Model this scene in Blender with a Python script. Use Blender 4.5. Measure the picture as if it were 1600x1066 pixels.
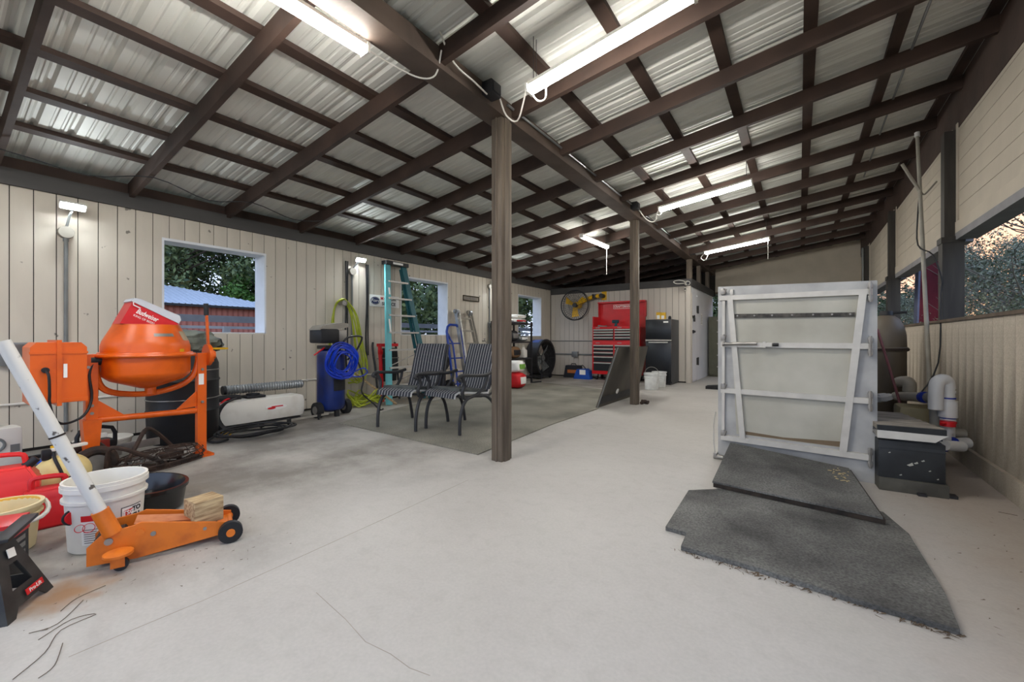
import bpy, bmesh, math, random
from mathutils import Vector, Matrix, Euler
random.seed(7)
PI = math.pi
C = bpy.context.scene.collection
for o in list(bpy.data.objects): bpy.data.objects.remove(o)
SC = bpy.context.scene

# ------------------------------------------------------------------ camera
FOC, V0, YAW, CH = 651.344, 529.738, 0.6036, 1.08
cd = bpy.data.cameras.new('camera'); cam = bpy.data.objects.new('camera', cd); C.objects.link(cam)
cd.sensor_width = 36.0; cd.lens = FOC/1600*36; cd.shift_y = -(533-V0)/1600; cd.clip_end = 300; cd.clip_start = 0.02
cam.location = (0, 0, CH); cam.rotation_euler = (PI/2, 0, YAW); SC.camera = cam
# ------------------------------------------------------------------ world: dusk sky, warm towards the sunset in +X
w = bpy.data.worlds.new('dusk'); SC.world = w; w.use_nodes = True
nt = w.node_tree; nt.nodes.clear()
def wn(t, **k):
    n = nt.nodes.new(t)
    for a, b in k.items(): setattr(n, a, b)
    return n
SKY_STRENGTH = 1.0
tc = wn('ShaderNodeTexCoord'); sp = wn('ShaderNodeSeparateXYZ'); nt.links.new(tc.outputs['Generated'], sp.inputs[0])
r1 = wn('ShaderNodeValToRGB'); nt.links.new(sp.outputs['Z'], r1.inputs[0])
e = r1.color_ramp.elements; e[0].position = 0.0; e[0].color = (.50, .58, .72, 1); e[1].position = .6; e[1].color = (.42, .55, .85, 1)
dp = wn('ShaderNodeVectorMath', operation='DOT_PRODUCT'); nt.links.new(tc.outputs['Generated'], dp.inputs[0]); dp.inputs[1].default_value = (.50, .866, 0)
mr = wn('ShaderNodeMapRange'); nt.links.new(dp.outputs['Value'], mr.inputs[0])
mr.inputs[1].default_value = .78; mr.inputs[2].default_value = .97
mz = wn('ShaderNodeMapRange'); nt.links.new(sp.outputs['Z'], mz.inputs[0])
mz.inputs[1].default_value = .62; mz.inputs[2].default_value = .1
mm = wn('ShaderNodeMath', operation='MULTIPLY'); nt.links.new(mr.outputs[0], mm.inputs[0]); nt.links.new(mz.outputs[0], mm.inputs[1])
mx = wn('ShaderNodeMix', data_type='RGBA'); nt.links.new(mm.outputs[0], mx.inputs[0])
nt.links.new(r1.outputs[0], mx.inputs[6]); mx.inputs[7].default_value = (1.0, .50, .24, 1)
bg = wn('ShaderNodeBackground'); bg.inputs[1].default_value = SKY_STRENGTH; nt.links.new(mx.outputs[2], bg.inputs[0])
ow = wn('ShaderNodeOutputWorld'); nt.links.new(bg.outputs[0], ow.inputs[0])
# ------------------------------------------------------------------ exposure and lamp strengths
SC.view_settings.view_transform = 'Standard'; SC.view_settings.look = 'None'; SC.view_settings.gamma = 1.0
SC.view_settings.use_curve_mapping = False
SC.view_settings.exposure = 1.15
TUBE, FLOOD = 49.0, 215.0

# ------------------------------------------------------------------ pixel helpers (photo measured at 1600x1066)
_c, _s = math.cos(YAW), math.sin(YAW)
RV, FV = Vector((_c, _s, 0)), Vector((-_s, _c, 0))
def ray(u, v): return FV + RV*((u-800)/FOC) + Vector((0, 0, (V0-v)/FOC))
def G(u, v, z=0.0):
    r = ray(u, v); return Vector((0, 0, CH)) + r*((z-CH)/r.z)
def aX(u, v, X):
    r = ray(u, v); return Vector((0, 0, CH)) + r*(X/r.x)
def aY(u, v, Y):
    r = ray(u, v); return Vector((0, 0, CH)) + r*(Y/r.y)

# ------------------------------------------------------------------ materials
def lin(c):
    c = c/255.0
    return c/12.92 if c <= .04045 else ((c+.055)/1.055)**2.4
MATS = {}
def M(key, rgb=(128, 128, 128), rough=.6, metal=0.0, var=.1, scale=6.0, bump=0.0, spec=.4, rgb2=None, lo=.35, hi=.65, stretch=None, coat=0.0, nicks=0.0, grain=0.0):
    """noise-mottled principled material; rgb2 mixes in as a second colour (wear, dirt)"""
    if key in MATS: return MATS[key]
    m = bpy.data.materials.new(key); m.use_nodes = True; MATS[key] = m
    n = m.node_tree; b = n.nodes['Principled BSDF']; L = n.links.new
    b.inputs['Roughness'].default_value = rough; b.inputs['Metallic'].default_value = metal
    b.inputs['Specular IOR Level'].default_value = spec
    if coat: b.inputs['Coat Weight'].default_value = coat
    a = [lin(x) for x in rgb]
    if rgb2 is None:
        c1 = [min(1, x*(1-var)) for x in a]; c2 = [min(1, x*(1+var)) for x in a]
    else:
        c1 = a; c2 = [lin(x) for x in rgb2]
    t = n.nodes.new('ShaderNodeTexCoord'); mp = n.nodes.new('ShaderNodeMapping'); L(t.outputs['Object'], mp.inputs[0])
    if stretch: mp.inputs['Scale'].default_value = stretch
    nz = n.nodes.new('ShaderNodeTexNoise'); nz.inputs['Scale'].default_value = scale; nz.inputs['Detail'].default_value = 5
    L(mp.outputs[0], nz.inputs['Vector'])
    rp = n.nodes.new('ShaderNodeValToRGB'); L(nz.outputs['Fac'], rp.inputs[0])
    q = rp.color_ramp.elements; q[0].position = lo; q[1].position = hi
    q[0].color = (*c1, 1); q[1].color = (*c2, 1)
    if nicks:          # small dark knots and dents
        gm = n.nodes.new('ShaderNodeNewGeometry'); nk = n.nodes.new('ShaderNodeTexNoise'); nk.inputs['Scale'].default_value = 9; nk.inputs['Detail'].default_value = 3
        L(gm.outputs['Position'], nk.inputs['Vector']); rk = n.nodes.new('ShaderNodeMapRange'); L(nk.outputs['Fac'], rk.inputs[0])
        rk.inputs[1].default_value = .705; rk.inputs[2].default_value = .735; rk.inputs[4].default_value = nicks
        mk = n.nodes.new('ShaderNodeMix'); mk.data_type = 'RGBA'; L(rk.outputs[0], mk.inputs[0]); L(rp.outputs[0], mk.inputs[6]); mk.inputs[7].default_value = (.06, .05, .04, 1)
        L(mk.outputs[2], b.inputs['Base Color'])
    else: L(rp.outputs[0], b.inputs['Base Color'])
    if grain:          # fine salt-and-pepper grain over the base colour
        src = b.inputs['Base Color'].links[0].from_socket
        ng = n.nodes.new('ShaderNodeTexNoise'); ng.inputs['Scale'].default_value = 95; ng.inputs['Detail'].default_value = 3; L(t.outputs['Object'], ng.inputs['Vector'])
        rg = n.nodes.new('ShaderNodeMapRange'); L(ng.outputs['Fac'], rg.inputs[0]); rg.inputs[1].default_value = .3; rg.inputs[2].default_value = .7
        rg.inputs[3].default_value = 1-grain; rg.inputs[4].default_value = 1+grain
        vm = n.nodes.new('ShaderNodeVectorMath'); vm.operation = 'SCALE'; L(src, vm.inputs[0]); L(rg.outputs[0], vm.inputs['Scale'])
        L(vm.outputs[0], b.inputs['Base Color'])
    if bump:
        bp = n.nodes.new('ShaderNodeBump'); bp.inputs['Strength'].default_value = bump; bp.inputs['Distance'].default_value = .01
        n2 = n.nodes.new('ShaderNodeTexNoise'); n2.inputs['Scale'].default_value = scale*6; n2.inputs['Detail'].default_value = 4
        L(mp.outputs[0], n2.inputs['Vector']); L(n2.outputs['Fac'], bp.inputs['Height']); L(bp.outputs[0], b.inputs['Normal'])
    return m
def emit(key, rgb, s):
    if key in MATS: return MATS[key]
    m = bpy.data.materials.new(key); m.use_nodes = True; MATS[key] = m
    n = m.node_tree; n.nodes.clear(); e = n.nodes.new('ShaderNodeEmission'); o = n.nodes.new('ShaderNodeOutputMaterial')
    e.inputs[0].default_value = (*rgb, 1); e.inputs[1].default_value = s; n.links.new(e.outputs[0], o.inputs[0]); return m
def nodemat(key, rough=.7):
    m = bpy.data.materials.new(key); m.use_nodes = True; MATS[key] = m
    return m, m.node_tree, m.node_tree.nodes['Principled BSDF']

SID = M('siding', (205, 196, 180), .75, var=.07, scale=2.2, bump=.15, stretch=(1, 1, .35), nicks=.7)
SIDB = M('siding_back', (196, 188, 176), .75, var=.05, scale=2.0, bump=.12, stretch=(1, 1, .35))
SIDW = M('siding_white', (226, 226, 228), .7, var=.04, scale=2.0)
SIDR = M('siding_right', (184, 173, 156), .8, rgb2=(112, 101, 87), scale=1.9, bump=.2, lo=.42, hi=.72, stretch=(1, 1, .3), grain=.15)
SIDU = M('clapboard', (183, 173, 156), .8, var=.06, scale=2.5, bump=.15)
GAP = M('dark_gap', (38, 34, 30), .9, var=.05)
RAFT = M('rafter_wood', (62, 46, 38), .7, var=.25, scale=3, bump=.2, stretch=(1, 1, 1))
BEAM = M('beam_wood', (80, 66, 56), .65, var=.22, scale=3, bump=.2)
POST = M('post_paint', (108, 96, 82), .6, rgb2=(80, 70, 60), scale=3, bump=.2, stretch=(6, 6, .6))
FASC = M('fascia_paint', (76, 74, 72), .7, var=.12, scale=3, stretch=(1, .3, 1))
BROWN = M('dark_trim', (88, 76, 64), .7, var=.12, scale=4)
CAPW = M('cap_wood', (92, 78, 64), .8, var=.25, scale=8)
WHITE = M('white_paint', (226, 228, 230), .6, var=.04)
ROOFM = M('galvanised_roof', (226, 226, 218), .6, metal=.22, rgb2=(206, 206, 199), scale=1.6, lo=.35, hi=.7, stretch=(.5, 1.5, 1), spec=.4)
GALV = M('galvanised', (150, 152, 152), .42, metal=.7, var=.12, scale=8)
ALU = M('brushed_aluminium', (178, 177, 174), .5, metal=.15, rgb2=(152, 151, 149), scale=4, bump=.05)
ALUP = M('dirty_window', (184, 181, 168), .4, rgb2=(156, 152, 138), scale=2.2, lo=.3, hi=.7, spec=.5)
ALUE = M('aluminium_rail', (192, 188, 180), .45, metal=.15, var=.07, scale=10)
BLACK = M('black_plastic', (30, 30, 32), .5, var=.2, scale=8)
BLKM = M('black_metal', (40, 40, 42), .45, var=.15, scale=10)
RUB = M('rubber', (36, 36, 37), .8, var=.2, scale=12, bump=.2)
MATR = M('rubber_mat', (106, 105, 101), .85, rgb2=(64, 63, 61), scale=2.6, bump=.5, lo=.36, hi=.7, grain=.4)
CARP = M('carpet', (146, 142, 130), .95, rgb2=(108, 105, 95), scale=1.6, bump=.5, lo=.3, hi=.7, grain=.35)
ORNG = M('orange_paint', (222, 94, 8), .34, rgb2=(176, 68, 14), scale=5, lo=.52, hi=.85, spec=.5)
ORNJ = M('orange_jack', (222, 118, 34), .42, rgb2=(176, 84, 30), scale=9, lo=.5, hi=.85)
RED = M('red_enamel', (206, 24, 30), .35, var=.06, spec=.5)
REDP = M('red_plastic', (206, 22, 30), .4, var=.08, spec=.5)
MARO = M('maroon_paint', (112, 26, 40), .6, var=.1)
BLUE = M('blue_paint', (28, 62, 150), .35, var=.1, spec=.5)
BLUD = M('blue_tank', (24, 46, 112), .35, rgb2=(16, 30, 78), scale=4, spec=.5)
HOSB = M('blue_hose', (26, 62, 190), .4, var=.15)
HOSG = M('green_hose', (176, 186, 52), .5, var=.15)
TEAL = M('teal_fibreglass', (104, 182, 188), .5, var=.08)
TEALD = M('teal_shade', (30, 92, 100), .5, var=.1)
WPL = M('white_plastic', (226, 222, 212), .45, rgb2=(204, 196, 182), scale=5, lo=.5, hi=.8)
CREAM = M('cream_plastic', (224, 206, 160), .45, var=.07)
YPL = M('yellowed_plastic', (226, 204, 140), .45, var=.08)
GREYP = M('grey_plastic', (120, 122, 120), .5, var=.1)
PVC = M('pvc_pipe', (206, 204, 200), .4, var=.06)
PVCG = M('weathered_pvc', (150, 144, 132), .5, var=.12)
GLUE = M('blue_primer', (28, 48, 140), .5)
YEL = M('yellow_paint', (226, 176, 26), .4, var=.1)
STEEL = M('worn_steel', (150, 146, 140), .4, metal=.6, var=.15, scale=10)
RUST = M('rusty_steel', (66, 48, 38), .8, rgb2=(40, 32, 28), scale=12, bump=.3)
WOODB = M('wood_block', (196, 172, 132), .8, rgb2=(140, 112, 80), scale=5, stretch=(2, 14, 14), bump=.3)
OLIVE = M('olive_metal', (92, 92, 76), .5, var=.08)
SAND = M('filter_shell', (104, 94, 80), .5, rgb2=(70, 62, 52), scale=3, stretch=(1, 1, .4))
DECK = M('grey_deck', (156, 148, 136), .8, rgb2=(118, 110, 100), scale=4, stretch=(1, 6, 1), bump=.2)
DKBOX = M('dark_box', (44, 47, 50), .5, rgb2=(30, 32, 34), scale=5)
FRID = M('fridge_black', (20, 22, 26), .28, var=.1, spec=.5)
FRIS = M('fridge_side', (64, 66, 68), .5, var=.08)
PANB = M('brown_board', (92, 86, 76), .6, rgb2=(64, 60, 54), scale=2.2, stretch=(1, 1, .5))
TARP = M('tarp', (122, 126, 114), .7, rgb2=(74, 78, 70), scale=9)
STRAW = M('straw', (176, 156, 110), .9, var=.2)
SEAT = M('seat_cloth', (92, 95, 92), .85, rgb2=(58, 60, 60), scale=7)
CHF = M('chair_frame', (50, 50, 52), .5, var=.12)
PRINT_W = M('print_white', (240, 238, 232), .5, var=.01)
PRINT_K = M('print_black', (24, 24, 26), .5, var=.01)
PRINT_R = M('print_red', (206, 30, 36), .5, var=.01)
PRINT_B = M('print_navy', (22, 38, 84), .5, var=.01)
PRINT_G = M('print_grey', (120, 118, 114), .5, var=.01)
LED = emit('led_diffuser', (1.0, .97, .92), TUBE)
LEDF = emit('flood_led', (.86, .94, 1.0), FLOOD)

# striped sling (navy with thin white lines along local Y / Z : stripes vary with local X)
m, n, b = nodemat('sling_stripe'); STRIPE = m
t = n.nodes.new('ShaderNodeTexCoord'); sx = n.nodes.new('ShaderNodeSeparateXYZ'); n.links.new(t.outputs['Object'], sx.inputs[0])
mu = n.nodes.new('ShaderNodeMath'); mu.operation = 'MULTIPLY'; mu.inputs[1].default_value = 1/.0425; n.links.new(sx.outputs[0], mu.inputs[0])
fr = n.nodes.new('ShaderNodeMath'); fr.operation = 'FRACT'; n.links.new(mu.outputs[0], fr.inputs[0])
rp = n.nodes.new('ShaderNodeValToRGB'); n.links.new(fr.outputs[0], rp.inputs[0]); rp.color_ramp.interpolation = 'CONSTANT'
q = rp.color_ramp.elements; q[0].position = 0; q[0].color = (.025, .027, .035, 1); q[1].position = .30; q[1].color = (.045, .05, .062, 1)
for pos, col in ((.58, (.025, .027, .035, 1)), (.87, (.60, .60, .58, 1))):
    x = q.new(pos); x.color = col
n.links.new(rp.outputs[0], b.inputs['Base Color']); b.inputs['Roughness'].default_value = .85

# concrete floor: pale grey slab, dirtier and yellower on the work side (left), rust stain by the jack stand
m, n, b = nodemat('concrete'); CONC = m; L = n.links.new
def N(t, **k):
    x = n.nodes.new(t)
    for a_, b_ in k.items(): setattr(x, a_, b_)
    return x
t = N('ShaderNodeTexCoord'); sx = N('ShaderNodeSeparateXYZ'); L(t.outputs['Object'], sx.inputs[0])
n1 = N('ShaderNodeTexNoise'); n1.inputs['Scale'].default_value = 1.1; n1.inputs['Detail'].default_value = 8; n1.inputs['Roughness'].default_value = .62; L(t.outputs['Object'], n1.inputs['Vector'])
n2 = N('ShaderNodeTexNoise'); n2.inputs['Scale'].default_value = 14; n2.inputs['Detail'].default_value = 6; L(t.outputs['Object'], n2.inputs['Vector'])
rA = N('ShaderNodeValToRGB'); L(n1.outputs['Fac'], rA.inputs[0])
q = rA.color_ramp.elements; q[0].position = .34; q[0].color = (.405, .383, .352, 1); q[1].position = .70; q[1].color = (.46, .438, .405, 1)
rB = N('ShaderNodeValToRGB'); L(n1.outputs['Fac'], rB.inputs[0])
q = rB.color_ramp.elements; q[0].position = .40; q[0].color = (.22, .20, .172, 1); q[1].position = .62; q[1].color = (.43, .405, .36, 1)
ma = N('ShaderNodeMath', operation='MULTIPLY_ADD'); L(n1.outputs['Fac'], ma.inputs[0]); ma.inputs[1].default_value = 2.6; L(sx.outputs[0], ma.inputs[2])
mp = N('ShaderNodeMapRange'); L(ma.outputs[0], mp.inputs[0]); mp.inputs[1].default_value = -.9; mp.inputs[2].default_value = -2.3
mA = N('ShaderNodeMix', data_type='RGBA'); L(mp.outputs[0], mA.inputs[0]); L(rA.outputs[0], mA.inputs[6]); L(rB.outputs[0], mA.inputs[7])
rS = N('ShaderNodeValToRGB'); L(n2.outputs['Fac'], rS.inputs[0]); q = rS.color_ramp.elements; q[0].position = .28; q[0].color = (.90, .89, .88, 1); q[1].position = .5; q[1].color = (1, 1, 1, 1)
n3 = N('ShaderNodeTexNoise'); n3.inputs['Scale'].default_value = 70; n3.inputs['Detail'].default_value = 4; L(t.outputs['Object'], n3.inputs['Vector'])
mB = N('ShaderNodeMix', data_type='RGBA', blend_type='MULTIPLY'); mB.inputs[0].default_value = .28; mpR = N('ShaderNodeMath', operation='MULTIPLY_ADD'); L(n1.outputs['Fac'], mpR.inputs[0]); mpR.inputs[1].default_value = 1.6; L(sx.outputs[0], mpR.inputs[2])
mpS = N('ShaderNodeMapRange'); L(mpR.outputs[0], mpS.inputs[0]); mpS.inputs[1].default_value = 1.0; mpS.inputs[2].default_value = 1.7
mD = N('ShaderNodeMix', data_type='RGBA'); L(mpS.outputs[0], mD.inputs[0]); L(mA.outputs[2], mD.inputs[6]); mD.inputs[7].default_value = (.36, .31, .265, 1)
L(mD.outputs[2], mB.inputs[6]); rG = N('ShaderNodeMapRange'); L(n3.outputs['Fac'], rG.inputs[0]); rG.inputs[1].default_value = .3; rG.inputs[2].default_value = .7; rG.inputs[3].default_value = .93; rG.inputs[4].default_value = 1.07
sG = N('ShaderNodeVectorMath', operation='SCALE'); L(rS.outputs[0], sG.inputs[0]); L(rG.outputs[0], sG.inputs['Scale']); mB.inputs[0].default_value = .6
L(sG.outputs[0], mB.inputs[7])
# rust stain
vs = N('ShaderNodeVectorMath', operation='DISTANCE'); vs.inputs[1].default_value = (-2.56, .36, 0); L(t.outputs['Object'], vs.inputs[0])
md = N('ShaderNodeMath', operation='MULTIPLY_ADD'); L(n2.outputs['Fac'], md.inputs[0]); md.inputs[1].default_value = .22; L(vs.outputs['Value'], md.inputs[2])
mq = N('ShaderNodeMapRange'); L(md.outputs[0], mq.inputs[0]); mq.inputs[1].default_value = .30; mq.inputs[2].default_value = .14
mq.inputs[4].default_value = .75
mC = N('ShaderNodeMix', data_type='RGBA'); L(mq.outputs[0], mC.inputs[0]); L(mB.outputs[2], mC.inputs[6]); mC.inputs[7].default_value = (.36, .17, .055, 1)
L(mC.outputs[2], b.inputs['Base Color']); b.inputs['Roughness'].default_value = .62
bp = N('ShaderNodeBump'); bp.inputs['Strength'].default_value = .12; bp.inputs['Distance'].default_value = .01; L(n2.outputs['Fac'], bp.inputs['Height']); L(bp.outputs[0], b.inputs['Normal'])

def leafmat(key, c1, c2, rough=.6):
    m = bpy.data.materials.new(key); m.use_nodes = True; MATS[key] = m
    n = m.node_tree; b = n.nodes['Principled BSDF']
    t = n.nodes.new('ShaderNodeNewGeometry')
    rp = n.nodes.new('ShaderNodeValToRGB'); n.links.new(t.outputs['Random Per Island'], rp.inputs[0])
    q = rp.color_ramp.elements; q[0].color = (*[lin(x) for x in c1], 1); q[1].color = (*[lin(x) for x in c2], 1)
    n.links.new(rp.outputs[0], b.inputs['Base Color']); b.inputs['Roughness'].default_value = rough
    return m
LEAFD = leafmat('dark_leaves', (52, 74, 44), (124, 138, 86))
LEAFB = leafmat('bright_leaves', (60, 104, 40), (104, 146, 62))
LEAFG = leafmat('grey_leaves', (84, 98, 78), (160, 164, 138))
TWIG = M('twig_bark', (132, 124, 112), .9, var=.2)
BARK = M('bark', (70, 58, 48), .9, var=.25, scale=10)
GRND = M('yard_ground', (92, 98, 66), .95, rgb2=(120, 108, 80), scale=.6, bump=.3)
BARNR = M('barn_red', (198, 126, 110), .7, var=.08)
BARNT = M('barn_roof', (196, 204, 214), .4, metal=.3, var=.05)
FENCE = M('fence_grey', (152, 152, 154), .6, var=.08)

# ------------------------------------------------------------------ geometry helpers
class B:
    def __init__(s): s.bm = bmesh.new()
    def box(s, c, sz, rot=None, bev=0.0):
        mt = Matrix.Translation(c)
        if rot is not None: mt = mt @ (rot.to_4x4() if isinstance(rot, Matrix) else Euler(rot).to_matrix().to_4x4())
        g = bmesh.ops.create_cube(s.bm, size=1.0, matrix=mt @ Matrix.Diagonal((*sz, 1)))
        if bev:
            ed = list({e for v in g['verts'] for e in v.link_edges})
            bmesh.ops.bevel(s.bm, geom=ed, offset=min(bev, min(sz)*.45), segments=2, affect='EDGES', profile=.6)
        return s
    def mm(s, a, b_, bev=0.0):      # box from min / max corners
        a, b_ = Vector(a), Vector(b_)
        return s.box((a+b_)/2, [max(1e-4, abs(x)) for x in (b_-a)], None, bev)
    def bar(s, p0, p1, w_, h_, up=(0, 0, 1), bev=0.0):   # rectangular bar between two points
        p0, p1 = Vector(p0), Vector(p1); x = (p1-p0); ln = x.length; x.normalize(); z = Vector(up)
        y = z.cross(x)
        if y.length < 1e-5: y = Vector((0, 1, 0)).cross(x)
        y.normalize(); z = x.cross(y)
        return s.box((p0+p1)/2, (ln, w_, h_), Matrix((x, y, z)).transposed(), bev)
    def cyl(s, p0, p1, r0, r1=None, n=14, caps=True):
        if r1 is None: r1 = r0
        p0, p1 = Vector(p0), Vector(p1); d = p1-p0; q = d.to_track_quat('Z', 'Y').to_matrix()
        A, Bq = [], []
        for i in range(n):
            a = 2*PI*i/n; v = q @ Vector((math.cos(a), math.sin(a), 0))
            A.append(s.bm.verts.new(p0+v*r0)); Bq.append(s.bm.verts.new(p1+v*r1))
        for i in range(n): s.bm.faces.new((A[i], A[(i+1) % n], Bq[(i+1) % n], Bq[i]))
        if caps: s.bm.faces.new(A[::-1]); s.bm.faces.new(Bq)
        return s
    def tube(s, pts, r, n=7, closed=False, sub=0):
        P_ = [Vector(p) for p in pts]
        if sub:
            Q = []; k = len(P_); rg = k if closed else k-1
            for i in range(rg):
                a, b_, c, d = (P_[(i+j) % k] if closed else P_[min(max(i+j, 0), k-1)] for j in (-1, 0, 1, 2))
                for j in range(sub):
                    t = j/sub
                    Q.append(.5*((2*b_)+(c-a)*t+(2*a-5*b_+4*c-d)*t*t+(3*b_-a-3*c+d)*t**3))
            if not closed: Q.append(P_[-1])
            P_ = Q
        k = len(P_); rings = []; nrm = None
        for i, p in enumerate(P_):
            a = P_[(i-1) % k] if (closed or i) else P_[0]; c = P_[(i+1) % k] if (closed or i < k-1) else P_[-1]
            t = (c-a).normalized() if (c-a).length > 1e-9 else Vector((0, 0, 1))
            if nrm is None:
                nrm = t.orthogonal().normalized()
            else:
                nrm = nrm - t*nrm.dot(t)
                nrm = nrm.normalized() if nrm.length > 1e-6 else t.orthogonal().normalized()
            bn = t.cross(nrm)
            rr = r[i*(len(r)-1)//max(1, k-1)] if isinstance(r, (list, tuple)) else r
            rings.append([s.bm.verts.new(p+(nrm*math.cos(2*PI*j/n)+bn*math.sin(2*PI*j/n))*rr) for j in range(n)])
        for i in range(k if closed else k-1):
            a, b_ = rings[i], rings[(i+1) % k]
            for j in range(n): s.bm.faces.new((a[j], a[(j+1) % n], b_[(j+1) % n], b_[j]))
        if not closed: s.bm.faces.new(rings[0][::-1]); s.bm.faces.new(rings[-1])
        return s
    def lathe(s, prof, n=24, mt=None, a0=0.0, a1=2*PI):
        full = abs(a1-a0-2*PI) < 1e-6; mt = mt or Matrix.Identity(4); rings = []
        m_ = n if full else n+1
        for r, z in prof:
            if r < 1e-6: rings.append([s.bm.verts.new(mt @ Vector((0, 0, z)))])
            else: rings.append([s.bm.verts.new(mt @ Vector((r*math.cos(a0+(a1-a0)*i/n), r*math.sin(a0+(a1-a0)*i/n), z))) for i in range(m_)])
        for a, b_ in zip(rings, rings[1:]):
            for i in range(n):
                j = (i+1) % m_
                if len(a) == 1 and len(b_) == 1: continue
                if len(a) == 1: s.bm.faces.new((a[0], b_[j], b_[i]))
                elif len(b_) == 1: s.bm.faces.new((a[i], a[j], b_[0]))
                else: s.bm.faces.new((a[i], a[j], b_[j], b_[i]))
        return s
    def prism(s, poly, axis, a, b_, mt=None):
        f = {'x': lambda p, t: (t, p[0], p[1]), 'y': lambda p, t: (p[0], t, p[1]), 'z': lambda p, t: (p[0], p[1], t)}[axis]
        mt = mt or Matrix.Identity(4)
        A = [s.bm.verts.new(mt @ Vector(f(p, a))) for p in poly]; D = [s.bm.verts.new(mt @ Vector(f(p, b_))) for p in poly]
        k = len(poly)
        s.bm.faces.new(A[::-1]); s.bm.faces.new(D)
        for i in range(k): s.bm.faces.new((A[i], A[(i+1) % k], D[(i+1) % k], D[i]))
        return s
    def hexa(s, lower, upper):        # 4 lower points, 4 upper points
        A = [s.bm.verts.new(p) for p in lower]; D = [s.bm.verts.new(p) for p in upper]; k = len(A)
        s.bm.faces.new(A[::-1]); s.bm.faces.new(D)
        for i in range(k): s.bm.faces.new((A[i], A[(i+1) % k], D[(i+1) % k], D[i]))
        return s
    def sph(s, c, r, sc=(1, 1, 1), u=16, v=10):
        bmesh.ops.create_uvsphere(s.bm, u_segments=u, v_segments=v, radius=r, matrix=Matrix.Translation(c) @ Matrix.Diagonal((*sc, 1))); return s
    def ring(s, c, R_, r, axis='z', n=28, m_=6, sc=(1, 1)):
        f = {'z': lambda a, b_: (a, b_, 0), 'x': lambda a, b_: (0, a, b_), 'y': lambda a, b_: (a, 0, b_)}[axis]
        return s.tube([Vector(c)+Vector(f(R_*sc[0]*math.cos(2*PI*i/n), R_*sc[1]*math.sin(2*PI*i/n))) for i in range(n)], r, m_, True)
    def face(s, pts): s.bm.faces.new([s.bm.verts.new(p) for p in pts]); return s
    def done(s, name, mat, parent=None, loc=None, rot=None, flat=False, ang=38):
        bm = s.bm
        bmesh.ops.recalc_face_normals(bm, faces=bm.faces)
        if not flat:
            for f in bm.faces: f.smooth = True
            lim = math.radians(ang)
            for e_ in bm.edges:
                if len(e_.link_faces) == 2 and e_.calc_face_angle(0) > lim: e_.smooth = False
        me = bpy.data.meshes.new(name); bm.to_mesh(me); bm.free(); me.materials.append(mat)
        return ob(name, me, parent, loc, rot)
def ob(name, data, parent=None, loc=None, rot=None):
    o = bpy.data.objects.new(name, data); C.objects.link(o)
    if parent is not None: o.parent = parent
    if loc is not None: o.location = loc
    if rot is not None: o.rotation_euler = rot
    return o
def tag(o, label, cat, group=None, kind=None):
    o['label'] = label; o['category'] = cat
    if group: o['group'] = group
    if kind: o['kind'] = kind
    return o
def thing(name, label, cat, loc=(0, 0, 0), rz=0.0, group=None):
    o = bpy.data.objects.new(name, None); C.objects.link(o); o.location = loc; o.rotation_euler = (0, 0, rz); o.empty_display_size = .1
    return tag(o, label, cat, group)
def struct(o): o['kind'] = 'structure'; return o
def sempty(name, loc=(0, 0, 0)):
    o = bpy.data.objects.new(name, None); C.objects.link(o); o.location = loc; return struct(o)
def kids(o): return [c for c in bpy.data.objects if c.parent == o]
def dup(root, loc, rz, label=None):
    kk = {}
    for c in bpy.data.objects:
        if c.parent: kk.setdefault(c.parent.name, []).append(c)
    def rec(o, par):
        c = o.copy(); C.objects.link(c); c.parent = par
        for ch in kk.get(o.name, []): rec(ch, c)
        return c
    r = rec(root, None); r.location = loc; r.rotation_euler = (0, 0, rz)
    if label: r['label'] = label
    return r
def text(s_, size, mat, parent, loc, rot, name='lettering', sx=1.0, shear=0.0, bold=.0):
    cu = bpy.data.curves.new(name, 'FONT'); cu.body = s_; cu.size = size; cu.align_x = 'CENTER'; cu.align_y = 'CENTER'
    cu.extrude = .0006; cu.shear = shear; cu.offset = bold; cu.resolution_u = 3
    tmp = bpy.data.objects.new(name, cu); me = bpy.data.meshes.new_from_object(tmp); bpy.data.objects.remove(tmp)
    me.name = name; me.materials.clear(); me.materials.append(mat)
    o = ob(name, me, parent, loc, rot); o.scale = (sx, 1, 1); return o
RIGHT_OF_LEFTWALL = (PI/2, 0, PI/2)      # text on a face looking towards +X
FACING_CAMSIDE = (PI/2, 0, 0)            # text on a face looking towards -Y

# ================================================================== SHELL
XL, XR, YS, YE, YN = -6.096, 1.188, 10.861, 14.10, -2.6
def S(x): return 2.85 + .135*(x+5.99)          # underside of the roof sheets, left half
DROP = .13
def S2(x): return S(x)-(DROP if x > -2.2 else 0)   # the right half sits a little lower
fl = B().mm((XL-.12, YN, -.15), (1.40, YE+.1, 0)).done('floor', CONC); struct(fl)
gr = B().mm((-60, -25, -.32), (40, 60, -.16)).done('ground', GRND); struct(gr)

WIN = [(1.678, 2.83), (5.20, 6.47), (9.12, 10.33)]; ZB, ZT = 1.154, 2.262; ZF = 2.521
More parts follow.
